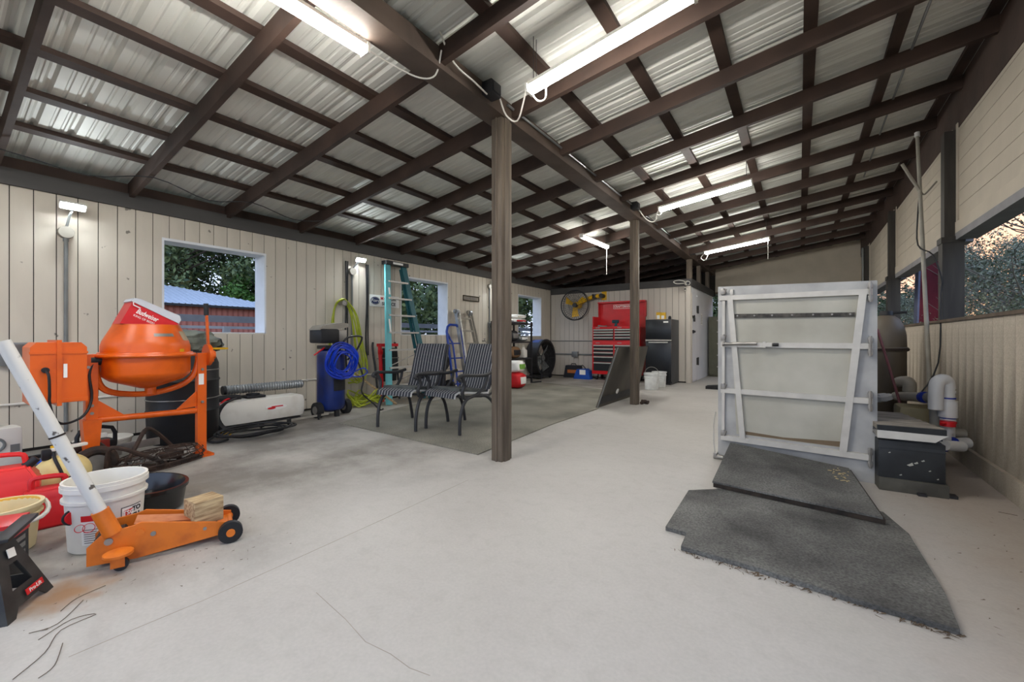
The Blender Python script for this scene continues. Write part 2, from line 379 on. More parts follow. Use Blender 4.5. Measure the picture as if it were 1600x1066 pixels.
# ---- left wall: dark backing with openings, boards proud of it
wl = B()
edges = [YN] + [y for a in WIN for y in a] + [YE]
for i in range(0, len(edges), 2): wl.mm((XL-.27, edges[i], 0), (XL-.012, edges[i+1], ZF+.14))
for a, b_ in WIN:
    wl.mm((XL-.27, a, 0), (XL-.012, b_, ZB)); wl.mm((XL-.27, a, ZT), (XL-.012, b_, ZF+.14))
wl = struct(wl.done('wall_left', GAP))
shared = {}
def plank(name, mat, parent, mn, mx, bev=.003):
    """box piece; alike sizes share one mesh"""
    sz = tuple(round(mx[i]-mn[i], 4) for i in range(3)); key = (name, mat.name, sz)
    c = [(mn[i]+mx[i])/2 for i in range(3)]
    if key not in shared:
        o = B().box((0, 0, 0), sz, None, 0).done(name, mat, parent, c, flat=True); shared[key] = o.data
    else: o = ob(name, shared[key], parent, c)
    return o
gy, gs, gap = .5455, .1506, .007
k = -20
while True:
    a = gy+k*gs; b_ = a+gs-gap; k += 1
    if a > YS-.02: break
    if b_ < YN: continue
    a = max(a, YN); b_ = min(b_, YS)
    spans = [(a, b_, 0.03, ZF)]
    for wa, wb in WIN:
        ns = []
        for p, q_, z0, z1 in spans:
            if q_ <= wa or p >= wb or z0 > .1 or z1 < 2.4: ns.append((p, q_, z0, z1)); continue
            if p < wa: ns.append((p, wa, z0, z1))
            if q_ > wb: ns.append((wb, q_, z0, z1))
            pa, qb = max(p, wa), min(q_, wb)
            ns += [(pa, qb, z0, ZB), (pa, qb, ZT, ZF)]
        spans = ns
    for p, q_, z0, z1 in spans:
        if q_-p > .006: plank('board', SID, wl, (XL-.014, p, z0), (XL, q_, z1))
for i, (a, b_) in enumerate(WIN):
    wo = struct(B().mm((XL-.28, a-.02, ZT-.03), (XL-.001, b_+.02, ZT)).done('window_%d' % (i+1), WHITE))
    B().mm((XL-.28, a, ZB), (XL-.001, a+.022, ZT-.03)).done('jamb', WHITE, wo)
    B().mm((XL-.28, b_-.022, ZB), (XL-.001, b_, ZT-.03)).done('jamb', WHITE, wo)
    B().mm((XL-.28, a, ZB-.012), (XL-.001, b_, ZB+.012)).done('sill', WHITE, wo)
# eave plate over the left wall (gap of daylight above it, under the sheet ribs)
eb = struct(B().mm((XL-.02, YN, ZF), (XL+.035, YE, ZF+.155)).done('trim_1', FASC))
B().mm((XL-.09, YN, ZF+.14), (XL-.01, YE, 2.79)).done('top_plate', RAFT, eb)

# ---- storeroom: front wall (towards camera), side wall with door, fascia, dark loft above
wb_ = struct(B().mm((XL, YS+.012, 0), (-2.2, YS+.09, 2.40)).done('wall_back', GAP))
x = XL+.02
while x < -2.21:
    plank('board', SIDB, wb_, (x, YS, .03), (min(x+gs-gap, -2.205), YS+.013, 2.385)); x += gs
B().mm((-2.29, YS-.018, 0), (-2.19, YS+.0, 2.385)).done('corner_board', SIDB, wb_)
ws = struct(B().mm((-2.27, YS+.02, 0), (-2.2, YE, 2.40)).done('wall_storeroom', SIDW))
B().mm((-2.2, YS, 0), (-2.185, YS+.06, 2.385)).done('corner_board', SIDB, ws)
t2 = struct(B().mm((XL+.036, YS-.04, 2.379), (-2.16, YS+.03, 2.555)).done('trim_2', FASC))
B().mm((-2.2, YS+.03, 2.379), (-2.16, YE, 2.555)).done('side_board', FASC, t2)
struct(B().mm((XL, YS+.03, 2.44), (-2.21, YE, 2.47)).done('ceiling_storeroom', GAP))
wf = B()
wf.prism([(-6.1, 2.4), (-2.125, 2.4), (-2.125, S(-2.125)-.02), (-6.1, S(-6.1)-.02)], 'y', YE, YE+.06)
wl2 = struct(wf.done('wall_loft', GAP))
wfar = struct(B().prism([(-2.125, 2.51), (1.40, 2.51), (1.40, S(1.4)-DROP-.01), (-2.125, S(-2.125)-DROP-.01)], 'y', YE-.02, YE+.06).done('wall_far', SIDU))
B().mm((-2.125, YE-.03, 2.45), (1.40, YE+.07, 2.51)).done('lintel', BROWN, wfar)
# door in the storeroom side wall
d1 = struct(B().mm((-2.2, 10.98, .05), (-2.178, 11.66, 2.17)).done('door_1', SIDW))
B().mm((-2.2, 10.945, .0), (-2.17, 10.975, 2.21)).done('jamb', SIDB, d1)
B().mm((-2.2, 11.665, .0), (-2.183, 11.69, 2.21)).done('jamb', SIDW, d1)
for z in (.5, 1.84):
    B().mm((-2.178, 11.52, z-.09), (-2.165, 11.72, z+.09)).cyl((-2.165, 11.665, z-.1), (-2.165, 11.665, z+.1), .018).done('hinge', BLKM, d1)
hp = B().mm((-2.178, 10.97, 1.60), (-2.16, 11.16, 1.66)).done('hasp', BLKM, d1)
B().box((-2.15, 11.13, 1.56), (.03, .09, .10), None, .01).tube([(-2.15, 11.10, 1.61), (-2.15, 11.10, 1.67), (-2.15, 11.16, 1.67), (-2.15, 11.16, 1.61)], .009, 6).done('padlock', BLKM, hp)
B().mm((-2.178, 11.0, 1.22), (-2.14, 11.06, 1.30)).cyl((-2.16, 11.03, 1.26), (-2.11, 11.03, 1.26), .025).done('knob', BLKM, d1)

# ---- right side: low wall, posts, clapboard uppers, header
wr = struct(B().mm((XR+.012, 1.2, 0), (XR+.12, YE, 1.245)).done('wall_right', GAP))
y = 1.2; rr = random.Random(3)
while y < YE:
    wd = .2; plank('board', SIDR, wr, (XR, y, .14), (XR+.013, min(y+wd-.004, YE), 1.245)); y += wd
struct(B().mm((XR-.03, 1.2, 0), (XR+.01, YE, .155)).done('baseboard_right', SIDR))
cp = struct(B().mm((XR-.015, 1.2, 1.245), (XR+.19, YE, 1.272)).done('trim_3', CAPW))
PY = [2.90, 6.03, 9.25, 12.42]
bays = [(1.0, PY[0])]+[(py+.131, PY[i+1]-.001 if i+1 < len(PY) else YE) for i, py in enumerate(PY)]
for y0, y1 in bays:
    up = struct(B().mm((1.334, y0, 2.17), (1.36, y1, 3.26)).done('wall_right_upper', GAP))
    z = 2.262
    while z < 3.25:
        plank('clapboard', SIDU, up, (1.318, y0+.05, z), (1.334, y1-.05, min(z+.146, 3.255))); z += .15
    B().mm((1.305, y0, 2.17), (1.334, y0+.05, 3.25)).done('edge_trim', SIDU, up)
    B().mm((1.305, y1-.05, 2.17), (1.334, y1, 3.25)).done('edge_trim', SIDU, up)
    B().mm((1.30, y0, 2.15), (1.36, y1, 2.262)).done('sill_trim', SIDU, up)
    B().mm((1.30, y0, 2.08), (1.46, y1, 2.15)).done('lintel', M('lintel_paint', (128, 126, 128), .7), up)
struct(B().mm((1.312, 1.0, 3.20), (1.42, YE, S(1.31)-DROP-.045)).done('trim_4', RAFT))
POSTD = M('post_dark', (62, 58, 52), .65, rgb2=(48, 44, 40), scale=3, stretch=(5, 5, .6))
for i, py in enumerate(PY[1:]):
    p = tag(B().mm((1.222, py, 1.272), (1.352, py+.13, 3.2)).done('square_post', POSTD), ['dark square post on low tan wall, nearest beside leaning pole', 'dark square post on low tan wall, second from the bright bushes', 'dark square post on low tan wall, farthest by end wall'][i], 'post', 'posts on the low wall')
    B().mm((1.205, py-.012, 1.272), (1.365, py+.142, 2.06)).done('lower_casing', POSTD, p)
    B().mm((1.195, py-.02, 2.06), (1.37, py+.15, 2.12)).done('collar', POSTD, p)
B().mm((1.222, PY[0], 1.272), (1.352, PY[0]+.13, 3.2)).done('trim_5', POSTD)['kind'] = 'structure'

# ---- roof: rafters, purlins, sheets, centre beam
ce = sempty('ceiling')
BX0, BX1, BZ = -2.312, -2.135, 3.027
def slab(x0, x1, y0, y1, off0, off1):
    return B().hexa([(x0, y0, S(x0)-off0), (x1, y0, S(x1)-off0), (x1, y1, S(x1)-off0), (x0, y1, S(x0)-off0)],
                    [(x0, y0, S(x0)-off1), (x1, y0, S(x1)-off1), (x1, y1, S(x1)-off1), (x0, y1, S(x0)-off1)])
ra = rb = None
for k in range(-4, 14):
    y = 1.404+.9465*k
    if y > YE: break
    if ra is None: ra = slab(-6.13, BX0+.09, -.022, .022, .20, .04).done('rafter', RAFT, ce, (0, y, 0), flat=True)
    else: ob('rafter', ra.data, ce, (0, y, 0))
for k in range(-6, 13):
    y = 3.115+.918*k
    if y > YE: break
    if rb is None: rb = slab(BX1, 1.312, -.024, .024, .305, .04+DROP).done('rafter', RAFT, ce, (0, y, 0), flat=True)
    else: ob('rafter', rb.data, ce, (0, y, 0))
pu = None
for x in [-5.53+.5975*k for k in range(6)]+[-1.768+.598*k for k in range(6)]:
    if pu is None: pu = B().hexa([(0, YN, -.04), (.09, YN, -.04+.012), (.09, YE, -.04+.012), (0, YE, -.04)], [(0, YN, -.001), (.09, YN, .011), (.09, YE, .011), (0, YE, -.001)]).done('purlin', RAFT, ce, (x, 0, S2(x)), flat=True)
    else: ob('purlin', pu.data, ce, (x, 0, S2(x)))
bmo = B().mm((BX0, YN, BZ), (BX1, YE, S(BX1)-DROP-.05)).done('centre_beam', BEAM, ce)
B().mm((BX0-.012, YN, BZ), (BX0, YE, BZ+.09)).mm((BX1, YN, BZ), (BX1+.012, YE, BZ+.04)).done('ledger', BEAM, ce)
# corrugated sheets: 0.914 m cover, ribs every 0.2285 m running down the slope
def sheet(x0, x1, F):
    prof = []; p = .2285
    for r_ in range(4):
        y0 = r_*p
        prof += [(y0, .022), (y0+.02, .022), (y0+.04, 0), (y0+.095, 0), (y0+.103, .006), (y0+.115, .006), (y0+.123, 0), (y0+.165, 0), (y0+.173, .006), (y0+.185, .006), (y0+.193, 0), (y0+.208, 0)]
    prof.append((.914, .022))
    b_ = B()
    A = [b_.bm.verts.new((x0, y_, F(x0)+z_)) for y_, z_ in prof]; D = [b_.bm.verts.new((x1, y_, F(x1)+z_)) for y_, z_ in prof]
    for i in range(len(prof)-1): b_.bm.faces.new((A[i], A[i+1], D[i+1], D[i]))
    return b_
sh = None
k = 0
while YN+.914*k < YE:
    if sh is None:
        sh = sheet(-6.45, -2.10, S).done('roof_sheet', ROOFM, ce, (0, YN, .001), flat=True)
        sh2 = sheet(-2.30, 1.75, lambda x: S(x)-DROP).done('roof_sheet', ROOFM, ce, (0, YN, .001), flat=True)
    else:
        ob('roof_sheet', sh.data, ce, (0, YN+.914*k, .001)); ob('roof_sheet', sh2.data, ce, (0, YN+.914*k, .001))
    k += 1

# posts under the centre beam
def mainpost(loc, z0, z1, label, base=False, w_=.112, d_=.155):
    p = thing('timber_post', label, 'post', (loc[0], loc[1], z0))
    B().mm((-w_, 0, 0), (0, d_, z1-z0), .006).done('shaft', POST, p)
    B().mm((-w_*.5-.008, -.010, 0), (-w_*.5+.008, 0, z1-z0)).done('cover_strip', POST, p)
    B().mm((0, d_*.22, 0), (.012, d_*.72, z1-z0)).done('cover_strip', POST, p)
    return p
mainpost((-2.14, 2.945), 0, BZ, 'brown square timber post nearest the camera, beside the striped chairs')
mainpost((-2.19, 6.76), 0, BZ, 'brown square timber post with a dark board leaning against it')
mainpost((-2.17, 10.83), 2.556, BZ, 'short timber post standing on the storeroom corner trim', d_=.14)
st2 = thing('timber_stud', 'short dark stud above the storeroom side wall, nearer one', 'stud', (-2.17, 11.95, 2.556)); B().mm((-.09, 0, 0), (0, .13, BZ-2.556)).done('shaft', POST, st2)
st3 = thing('timber_stud', 'short dark stud above the storeroom side wall, farther one', 'stud', (-2.17, 13.2, 2.556)); B().mm((-.09, 0, 0), (0, .13, BZ-2.556)).done('shaft', POST, st3)
st4 = thing('timber_stud', 'short brown stud standing above the storeroom front wall behind the red chest', 'stud', (-3.72, 10.87, 2.556)); B().mm((-.11, 0, 0), (0, .09, S(-3.8)-.2-2.556)).done('shaft', RAFT, st4)

# ================================================================== LAMPS
def shop_light(p0, p1, label, cords=(), chain=True):
    p0, p1 = Vector(p0), Vector(p1); mid = (p0+p1)/2; d = p1-p0; ln = d.length
    t = thing('shop_light', label, 'light', mid, 0, 'hanging tube shop lights')
    t.rotation_euler = d.to_track_quat('X', 'Z').to_euler()
    h = ln/2
    B().mm((-h, -.035, .031), (h, .035, .055)).done('housing', WPL, t)
    B().prism([(-.036, .014), (-.034, .032), (.034, .032), (.036, .014), (.028, -.012), (-.028, -.012)], 'x', -h+.012, h-.012).done('diffuser', LED, t)
    B().mm((-h-.006, -.042, -.016), (-h+.012, .042, .055)).done('end_cap', WPL, t)
    B().mm((h-.012, -.042, -.016), (h+.006, .042, .055)).done('end_cap', WPL, t)
    mb = t.matrix_basis.copy(); inv = mb.inverted()
    for s_ in (-h+.06, h-.06):
        top = mb @ Vector((s_, 0, .05)); top.z = S2(top.x)-.01; b_ = B()
        for q_ in (-.02, .02): b_.tube([(s_, q_, .05), inv @ (top+Vector((0, q_, 0)))], .0025, 4)
        b_.done('hanger_wire', BLKM, t)
    if cords:
        for c_ in cords: B().tube([inv @ Vector(q_) for q_ in c_], .006, 5, sub=5).done('cord', WPL, t)
    return t
shop_light((-2.42, .52, 2.97), (-2.36, 1.72, 2.97), 'bright tube light left of the beam, cut by the top of the frame',
           [[(-2.36, 1.73, 3.0), (-2.33, 1.95, 2.99), (-2.28, 2.12, 2.985), (-2.18, 2.18, 3.0), (-2.08, 2.14, 3.12)]])
shop_light((-1.66, 2.63, 2.92), (-.50, 2.60, 3.075), 'long bright tube light above the nearest timber post',
           [[(-1.66, 2.64, 2.95), (-1.62, 2.68, 2.87), (-1.55, 2.68, 2.86), (-1.53, 2.66, 2.93)]])
shop_light((-1.64, 6.07, 2.90), (-.49, 6.07, 3.05), 'bright tube light hung just right of the second timber post',
           [[(-1.64, 6.07, 2.93), (-1.68, 6.07, 2.86), (-1.63, 6.07, 2.84), (-1.6, 6.07, 2.9)]])
shop_light((-1.66, 9.68, 2.90), (-.47, 9.45, 3.0), 'farthest tube light, with a pull cord, near the end wall',
           [[(-1.66, 9.68, 2.93), (-1.74, 9.68, 2.82), (-1.66, 9.68, 2.76), (-1.6, 9.68, 2.88)], [(-.5, 9.45, 3.0), (-.5, 9.45, 2.62)]])
shop_light((-3.20, 6.82, 2.90), (-3.16, 7.93, 2.90), 'short-looking tube light with a long pull cord, left of second timber post',
           [[(-3.16, 7.9, 2.9), (-3.16, 7.9, 2.36)]])
shop_light((-3.6, -1.5, 2.95), (-3.6, -.3, 2.95), 'unseen tube light added behind the camera, left side of the roof')  # this and the next: unseen lights added behind the camera for the near floor
shop_light((-.8, -1.2, 3.1), (.36, -1.2, 3.25), 'unseen tube light added behind the camera, right side of the roof')

def flood(y, z, label, zbox, ybox, pipe):
    t = thing('flood_light', label, 'light', (XL, y, z))
    B().box((.10, 0, .012), (.05, .19, .075), (0, .55, 0), .008).done('housing', WPL, t)
    B().box((.122, 0, -.002), (.006, .165, .055), (0, .55, 0)).done('led_panel', LEDF, t)
    B().tube([(.03, ybox-y, zbox-z+.03), (.06, (ybox-y)*.5, (zbox-z)*.4), (.085, 0, -.02)], .012, 6, sub=3).done('arm', GREYP, t)
    B().cyl((0, ybox-y, zbox-z), (.06, ybox-y, zbox-z), .062, .058, 18).done('junction_box', PVCG, t)
    if pipe: B().cyl((.026, ybox-y, zbox-z-.06), (.026, ybox-y, pipe-z), .016, None, 8).cyl((.026, ybox-y, zbox-z-.055), (.026, ybox-y, zbox-z-.09), .022, None, 8).done('conduit', GREYP, t)
    return t
flood(.94, 2.40, 'white flood lamp on the siding above the cement mixer, with conduit', 2.15, .905, .15)
flood(4.262, 2.385, 'white flood lamp on the siding between first window and tall ladder', 2.19, 4.16, .55)
flood(7.949, 2.412, 'white flood lamp on the siding beyond the second window', 2.33, 7.86, .40)

# conduits, boxes, wires on the walls
t = thing('siding_conduit', 'thin pale conduit running along the siding low down', 'conduit', (XL+.02, 0, .466))
B().cyl((0, .2, 0), (0, 6.6, 0), .011, None, 8).done('pipe', WPL, t)
b_ = B()
for y in (1.0, 1.9, 2.6, 3.4, 4.6, 5.6): b_.box((0, y, 0), (.03, .03, .03))
b_.done('clamp', WPL, t)
for yy, lb in ((4.05, 'black cable running down the siding left of flood lamp pipe'), (4.44, 'black cable doubled down the siding right of flood lamp pipe')):
    t = thing('hanging_cable', lb, 'cable', (XL, yy, .5))
    B().tube([(.02, 0, 1.85), (.02, .01, 1.2), (.02, -.01, .6), (.02, .02, 0)], .013, 6, sub=3).tube([(.02, .035, 1.85), (.02, .03, 1.0), (.02, .035, .3)], .010, 6, sub=3).done('strand', BLACK, t)
t = thing('switch_box', 'small grey switch box on conduit beyond the aluminium ladder', 'switch', (XL, 7.86, 1.41))
B().box((.035, 0, 0), (.06, .075, .12), None, .008).done('body', GREYP, t); B().box((.068, 0, .01), (.01, .02, .035)).done('toggle', WPL, t)
t = thing('hose_bib', 'small brass hose bib with a rust ring on the siding', 'tap', (XL, 7.62, 1.03))
B().cyl((0, 0, 0), (.09, 0, 0), .014).cyl((.07, 0, 0), (.07, 0, .05), .01).cyl((.07, 0, .05), (.07, 0, .06), .03).tube([(.08, 0, 0), (.11, 0, -.01), (.115, 0, -.05)], .012, 6).done('tap_body', STEEL, t)
t = thing('back_conduit', 'two grey conduit runs on the storeroom front wall beside red chest', 'conduit', (0, YS-.01, 0))
B().cyl((-6.05, 0, 1.02), (-4.5, 0, 1.02), .012, None, 6).done('upper_run', GREYP, t)
lo = B().cyl((-6.0, -.01, .64), (-4.5, -.01, .64), .02, None, 8).done('lower_run', GREYP, t)
B().box((-5.26, -.05, .645), (.18, .09, .15), None, .012).done('socket_box', GALV, t)
# wires under the left roof, cords on the beam
t = tag(B().tube([(-5.55, -.6, S(-5.55)-.21), (-5.5, .46, S(-5.5)-.25), (-5.45, .95, 2.60), (-5.40, 1.42, S(-5.4)-.21), (-5.4, 1.9, 2.62), (-5.42, 2.36, S(-5.4)-.21), (-5.4, 2.85, 2.63), (-5.4, 3.3, S(-5.4)-.21)], .005, 5, sub=4).done('sagging_wire', BLKM), 'thin dark wire sagging between rafters over the left wall', 'wire')
def jbox(p, label):
    t = thing('junction_box', label, 'box', p)
    B().box((0, 0, 0), (.10, .13, .11), None, .008).done('body', BLKM, t)
    B().box((.056, 0, 0), (.012, .10, .08), None, .004).done('cover', BLKM, t)
    return t
b1 = jbox((BX1+.055, 2.72, 3.12), 'dark junction box on the centre beam above nearest timber post')
B().tube([(.0, -.6, .12), (.0, -.45, -.02), (.02, -.25, -.06), (.0, -.06, -.06)], .007, 5, sub=4).tube([(.03, .07, -.03), (.05, .14, -.16), (.12, .2, -.2), (.25, .1, -.12), (.36, .0, -.04), (.46, -.06, -.12)], .007, 5, sub=4).done('cord', WPL, b1)
b2 = jbox((BX1+.055, 6.35, 3.12), 'dark junction box on the centre beam above second timber post')
B().tube([(.03, .07, -.03), (.09, .3, -.15), (.2, .35, -.18), (.3, .2, -.05), (.45, -.1, -.1)], .007, 5, sub=4).done('cord', WPL, b2)
jbox((BX1+.055, 10.5, 3.12), 'dark junction box on the centre beam above the storeroom corner')
t = thing('beam_conduit', 'thin grey conduit fixed along the right face of centre beam', 'conduit', (BX1+.02, 0, 3.14))
B().cyl((0, 3.0, 0), (0, 9.5, 0), .012, None, 6).done('pipe', GALV, t)
t = thing('roof_conduit', 'thin conduit zigzagging up under the roof near the leaning pole', 'conduit', (.80, 0, 0))
B().tube([(0, 3.6, S2(.8)-.05), (0, 5.0, S2(.8)-.05), (.02, 8.4, S2(.8)-.05)], .010, 6).done('pipe', GALV, t)

# security camera on storeroom corner
t = thing('security_camera', 'small white security camera on the storeroom corner trim', 'camera', (-2.26, YS-.06, 2.44)); t.scale = (1.4, 1.4, 1.4)
B().cyl((0, -.03, 0), (.05, -.16, -.02), .042, .036, 14).done('body', WPL, t)
B().cyl((.05, -.161, -.02), (.051, -.166, -.02), .028, None, 14).done('lens', BLACK, t)
B().tube([(0, .0, .02), (-.12, -.02, .06), (-.22, -.02, .04), (-.16, -.02, .0), (-.02, -.03, 0)], .007, 5, sub=4).done('cable', WPL, t)
t = thing('sensor_unit', 'small white sensor below the security camera on the storeroom wall', 'sensor', (-2.30, YS-.015, 2.30))
B().sph((0, -.02, 0), .05, (1, .7, 1), 14, 8).done('dome', WPL, t); B().box((.0, -.055, .0), (.05, .01, .03)).done('lens', BLACK, t)
t = thing('paper_notice', 'small white printed notice pinned to the storeroom side wall', 'notice', (-2.198, 12.3, 1.62))
B().mm((0, -.12, -.16), (.003, .12, .16)).done('sheet', PRINT_W, t)
b_ = B()
for i in range(6): b_.mm((.003, -.09, -.12+.04*i), (.004, .09-.03*(i % 2), -.11+.04*i))
b_.done('printed_lines', PRINT_G, t)

# ================================================================== SIGNS
sy0, sy1 = 4.515, 5.385
t = thing('motor_sign', 'white metal sign with a blue oval, half behind the teal ladder', 'sign', (XL+.012, (sy0+sy1)/2-.12, 1.748))
W = .64; H = .205
B().box((0, 0, 0), (.008, W, H), None, .002).done('plate', PRINT_W, t)
b_ = B(); pts = [(-.205+.098*math.cos(2*PI*i/36), .068*math.sin(2*PI*i/36)) for i in range(36)]; b_.prism(pts, 'x', .0042, .006); b_.done('oval', PRINT_B, t)
B().ring((.0062, -.205, 0), .088, .0018, 'x', 36, 4, (1, .66)).done('oval_line', PRINT_W, t)
text('Ford', .078, PRINT_W, t, (.0066, -.205, 0), RIGHT_OF_LEFTWALL, sx=1.25, shear=.25)
text('M', .078, PRINT_R, t, (.0048, -.065, .045), RIGHT_OF_LEFTWALL, bold=.002)
text('OTOR', .078, PRINT_K, t, (.0048, .115, .045), RIGHT_OF_LEFTWALL, bold=.002, sx=1.2)
text('SERVICE', .078, PRINT_K, t, (.0048, .085, -.045), RIGHT_OF_LEFTWALL, bold=.002, sx=1.08)
t = thing('rope_sign', 'narrow rope-edged wooden sign between second window and flood lamp', 'sign', (XL+.015, 7.19, 1.985))
B().box((0, 0, 0), (.02, .52, .085), None, .004).done('slat', DECK, t)
B().tube([(.012, -.27, -.05), (.012, .27, -.05), (.012, .27, .05), (.012, -.27, .05)], .013, 6, True).done('rope_border', M('rope', (70, 62, 44), .9), t)
b_ = B()
for i in range(9): b_.mm((.0105, -.21+.045*i, -.022), (.012, -.21+.045*i+.03-.01*(i % 3), .02))
b_.done('faded_marks', PRINT_G, t)

# ================================================================== LADDERS, TRUCKS ALONG LEFT WALL
# teal step ladder, folded, leaning on the wall
t = thing('step_ladder', 'tall teal fibreglass step ladder leaning beside second window', 'ladder', (-5.5, 4.75, 0))
def lp(y, x, z): return (x+5.5, y-4.75, z)
bl, tl_ = Vector(lp(4.47, -5.52, 0)), Vector(lp(4.76, -5.93, 2.38)); br_, tr_ = Vector(lp(5.42, -5.52, 0)), Vector(lp(5.12, -5.93, 2.38))
nrm = (br_-bl).cross(tl_-bl).normalized()
B().bar(bl, tl_, .105, .04, nrm).done('rail', TEAL, t)
B().bar(br_, tr_, .105, .04, nrm).done('rail', TEALD, t)
for i in range(1, 8):
    f_ = i/8.0; a = bl.lerp(tl_, f_); b2_ = br_.lerp(tr_, f_)
    B().bar(a, b2_, .085, .028, (0, 0, 1)).done('step', ALUE, t)
B().box((tl_+tr_)/2+Vector((0, 0, .03)), (.14, .50, .07), None, .01).done('top_cap', BLACK, t)
B().box((tl_+tr_)/2+Vector((.072, 0, .03)), (.004, .22, .035)).done('badge', PRINT_W, t)
bk = Vector((-.10, 0, 0)); k1 = B().bar(bl+bk+Vector((0, .08, 0)), tl_+Vector((-.04, .03, -.04)), .03, .05, nrm).done('rear_rail', TEALD, t)
B().bar(br_+bk+Vector((0, -.08, 0)), tr_+Vector((-.04, -.03, -.04)), .03, .05, nrm).done('rear_rail', TEALD, t)
b_ = B()
for f_ in (.12, .25): b_.bar((bl+bk).lerp(tl_, f_), (br_+bk).lerp(tr_, f_+.1), .015, .02, nrm)
b_.done('rear_brace', STEEL, t)
B().box(bl.lerp(tl_, .55)+Vector((.05, 0, 0)), (.004, .03, .22), (0, -.17, 0)).box(bl.lerp(tl_, .8)+Vector((.05, 0, 0)), (.004, .03, .12), (0, -.17, 0)).done('warning_label', PRINT_W, t)

# red / black folded cart behind the ladder
t = thing('folded_cart', 'red and black folded cart standing behind the teal ladder', 'cart', (-5.86, 4.70, 0))
for s_ in (-1, 1):
    B().tube([(.05, .23*s_, .02), (.0, .23*s_, .5), (-.06, .25*s_, .9), (-.08, .23*s_, 1.02)], .018, 7, sub=4).done('side_tube', BLKM, t)
B().tube([(.08, -.16, .02), (.06, -.17, .5), (.02, -.17, 1.0)], .032, 8, sub=3).done('upright', RED, t)
B().mm((-.02, -.2, .95), (.05, .2, 1.0)).done('top_bar', RED, t)
B().mm((-.0, -.10, .35), (.02, .19, .92)).done('back_panel', BLACK, t)
b_ = B()
for z in (.25, .5, .75): b_.cyl((.03, -.23, z), (.03, .23, z), .009, None, 6)
b_.done('cross_bar', STEEL, t)
B().box((.04, -.17, .86), (.05, .08, .10), None, .02).done('catch', RED, t)

# blue hand truck
t = thing('hand_truck', 'bright blue hand truck leaning between the two striped chairs and wall', 'hand truck', (-5.70, 6.42, 0))
y0, y1 = -.20, .21
def hp_(f_, y): return (-.22*f_, y, 1.37*f_)
B().tube([hp_(.04, y0), hp_(.5, y0), hp_(.9, y0), hp_(.97, y0+.04), hp_(1.0, y0+.11), hp_(1.0, y1-.11), hp_(.97, y1-.04), hp_(.9, y1), hp_(.5, y1), hp_(.04, y1)], .026, 8).done('frame', BLUE, t)
B().tube([hp_(.9, y0), hp_(.78, y0+.08), hp_(.72, y0+.13), hp_(.5, y0+.14), hp_(.05, y0+.14)], .02, 7, sub=3).done('centre_tube', BLUE, t)
for f_ in (.12, .3, .5, .72): B().cyl(hp_(f_, y0), hp_(f_, y1), .014, None, 7).done('cross_bar', BLUE, t)
B().box((.12, 0, .012), (.26, .46, .014)).done('toe_plate', BLUE, t)
for yy in (y0-.02, y1+.02): B().cyl((-.10, yy-.03, .13), (-.10, yy+.03, .13), .13, None, 20).done('wheel', RUB, t)
# aluminium folding ladder
t = thing('folding_ladder', 'weathered aluminium folding ladder leaning behind the blue hand truck', 'ladder', (-5.88, 6.80, 0))
def rp_(f_, y): return (.16-.24*f_, y, 1.69*f_)
for y_b, y_t, mt in ((-.16, -.25, GALV), (.44, .17, PVCG), (-.06, -.17, WPL), (.52, .23, PVCG)):
    B().bar(rp_(0.0, y_b), rp_(1.0, y_t), .03, .07, (1, 0, .1)).cyl((rp_(1.0, y_t)[0]-.02, y_t, 1.66), (rp_(1.0, y_t)[0]+.02, y_t, 1.66), .05, None, 14).done('rail', mt, t)
for f_ in (.1, .26, .42, .58, .74, .90):
    B().bar(rp_(f_, -.14-.09*f_), rp_(f_, .44-.24*f_), .04, .035, (1, 0, 0)).done('rung', PVCG, t)
for y_ in (-.23, .19): B().cyl((-.06, y_-.03, 1.64), (-.06, y_+.04, 1.64), .055, None, 16).done('hinge', GALV, t)

# dark machine behind the chairs
t = thing('garden_blower', 'dark engine blower on the floor behind left chair and hand truck', 'machine', (-5.80, 5.75, 0))
B().box((0, 0, .30), (.30, .42, .28), None, .06).box((.06, 0, .56), (.2, .34, .22), None, .05).done('engine', BLKM, t)
B().ring((.1, .16, .62), .14, .03, 'x', 22, 7).done('hose_loop', BLACK, t)
for y_ in (-.17, .17): B().cyl((0, y_-.03, .11), (0, y_+.03, .11), .11, None, 18).done('wheel', RUB, t)
B().cyl((.1, -.05, .16), (.1, -.05, .34), .035, None, 10).done('red_can', REDP, t)

# ---- wall hose, floor hose pile
t = thing('hung_hose', 'yellow-green hose looped on the siding above the blue compressor', 'hose', (XL, 3.95, 1.68))
b_ = B(); rr = random.Random(5)
for i in range(7):
    o_ = i*.024; jy = rr.uniform(-.05, .05)
    b_.tube([tuple(c_+rr.uniform(-.014, .014) for c_ in q_) for q_ in [(.05+o_*.5, -.16-o_*.5+jy, -.55-.05*i), (.05+o_*.5, -.14-o_*.3, -.15), (.06+o_*.4, -.06, -.01+o_*.15), (.06+o_*.4, .06, -.01+o_*.15), (.06+o_*.5, .17+o_*.3, -.22), (.06+o_*.5, .26+o_*.5, -.7), (.07+o_, .33+o_*.4+jy, -1.05), (.10+o_, .28+jy, -1.28+.5*jy), (.11+o_, .10+jy, -1.33+.03*i)]], .010, 6, sub=4)
b_.done('coil', HOSG, t)
B().cyl((0, 0, -.03), (.14, 0, -.03), .03, None, 10).ring((.14, 0, -.03), .04, .008, 'x', 14, 5).done('hook', STEEL, t)
t = thing('hose_pile', 'heap of yellow-green hose on the floor right of the compressor', 'hose', (-5.80, 4.25, 0))
b_ = B(); pts = []
for i in range(70):
    a = i*.75; r_ = .14+.13*rr.random(); pts.append((r_*math.cos(a)*.9, r_*1.25*math.sin(a),   .02+.30*rr.random()*(1-i/110)))
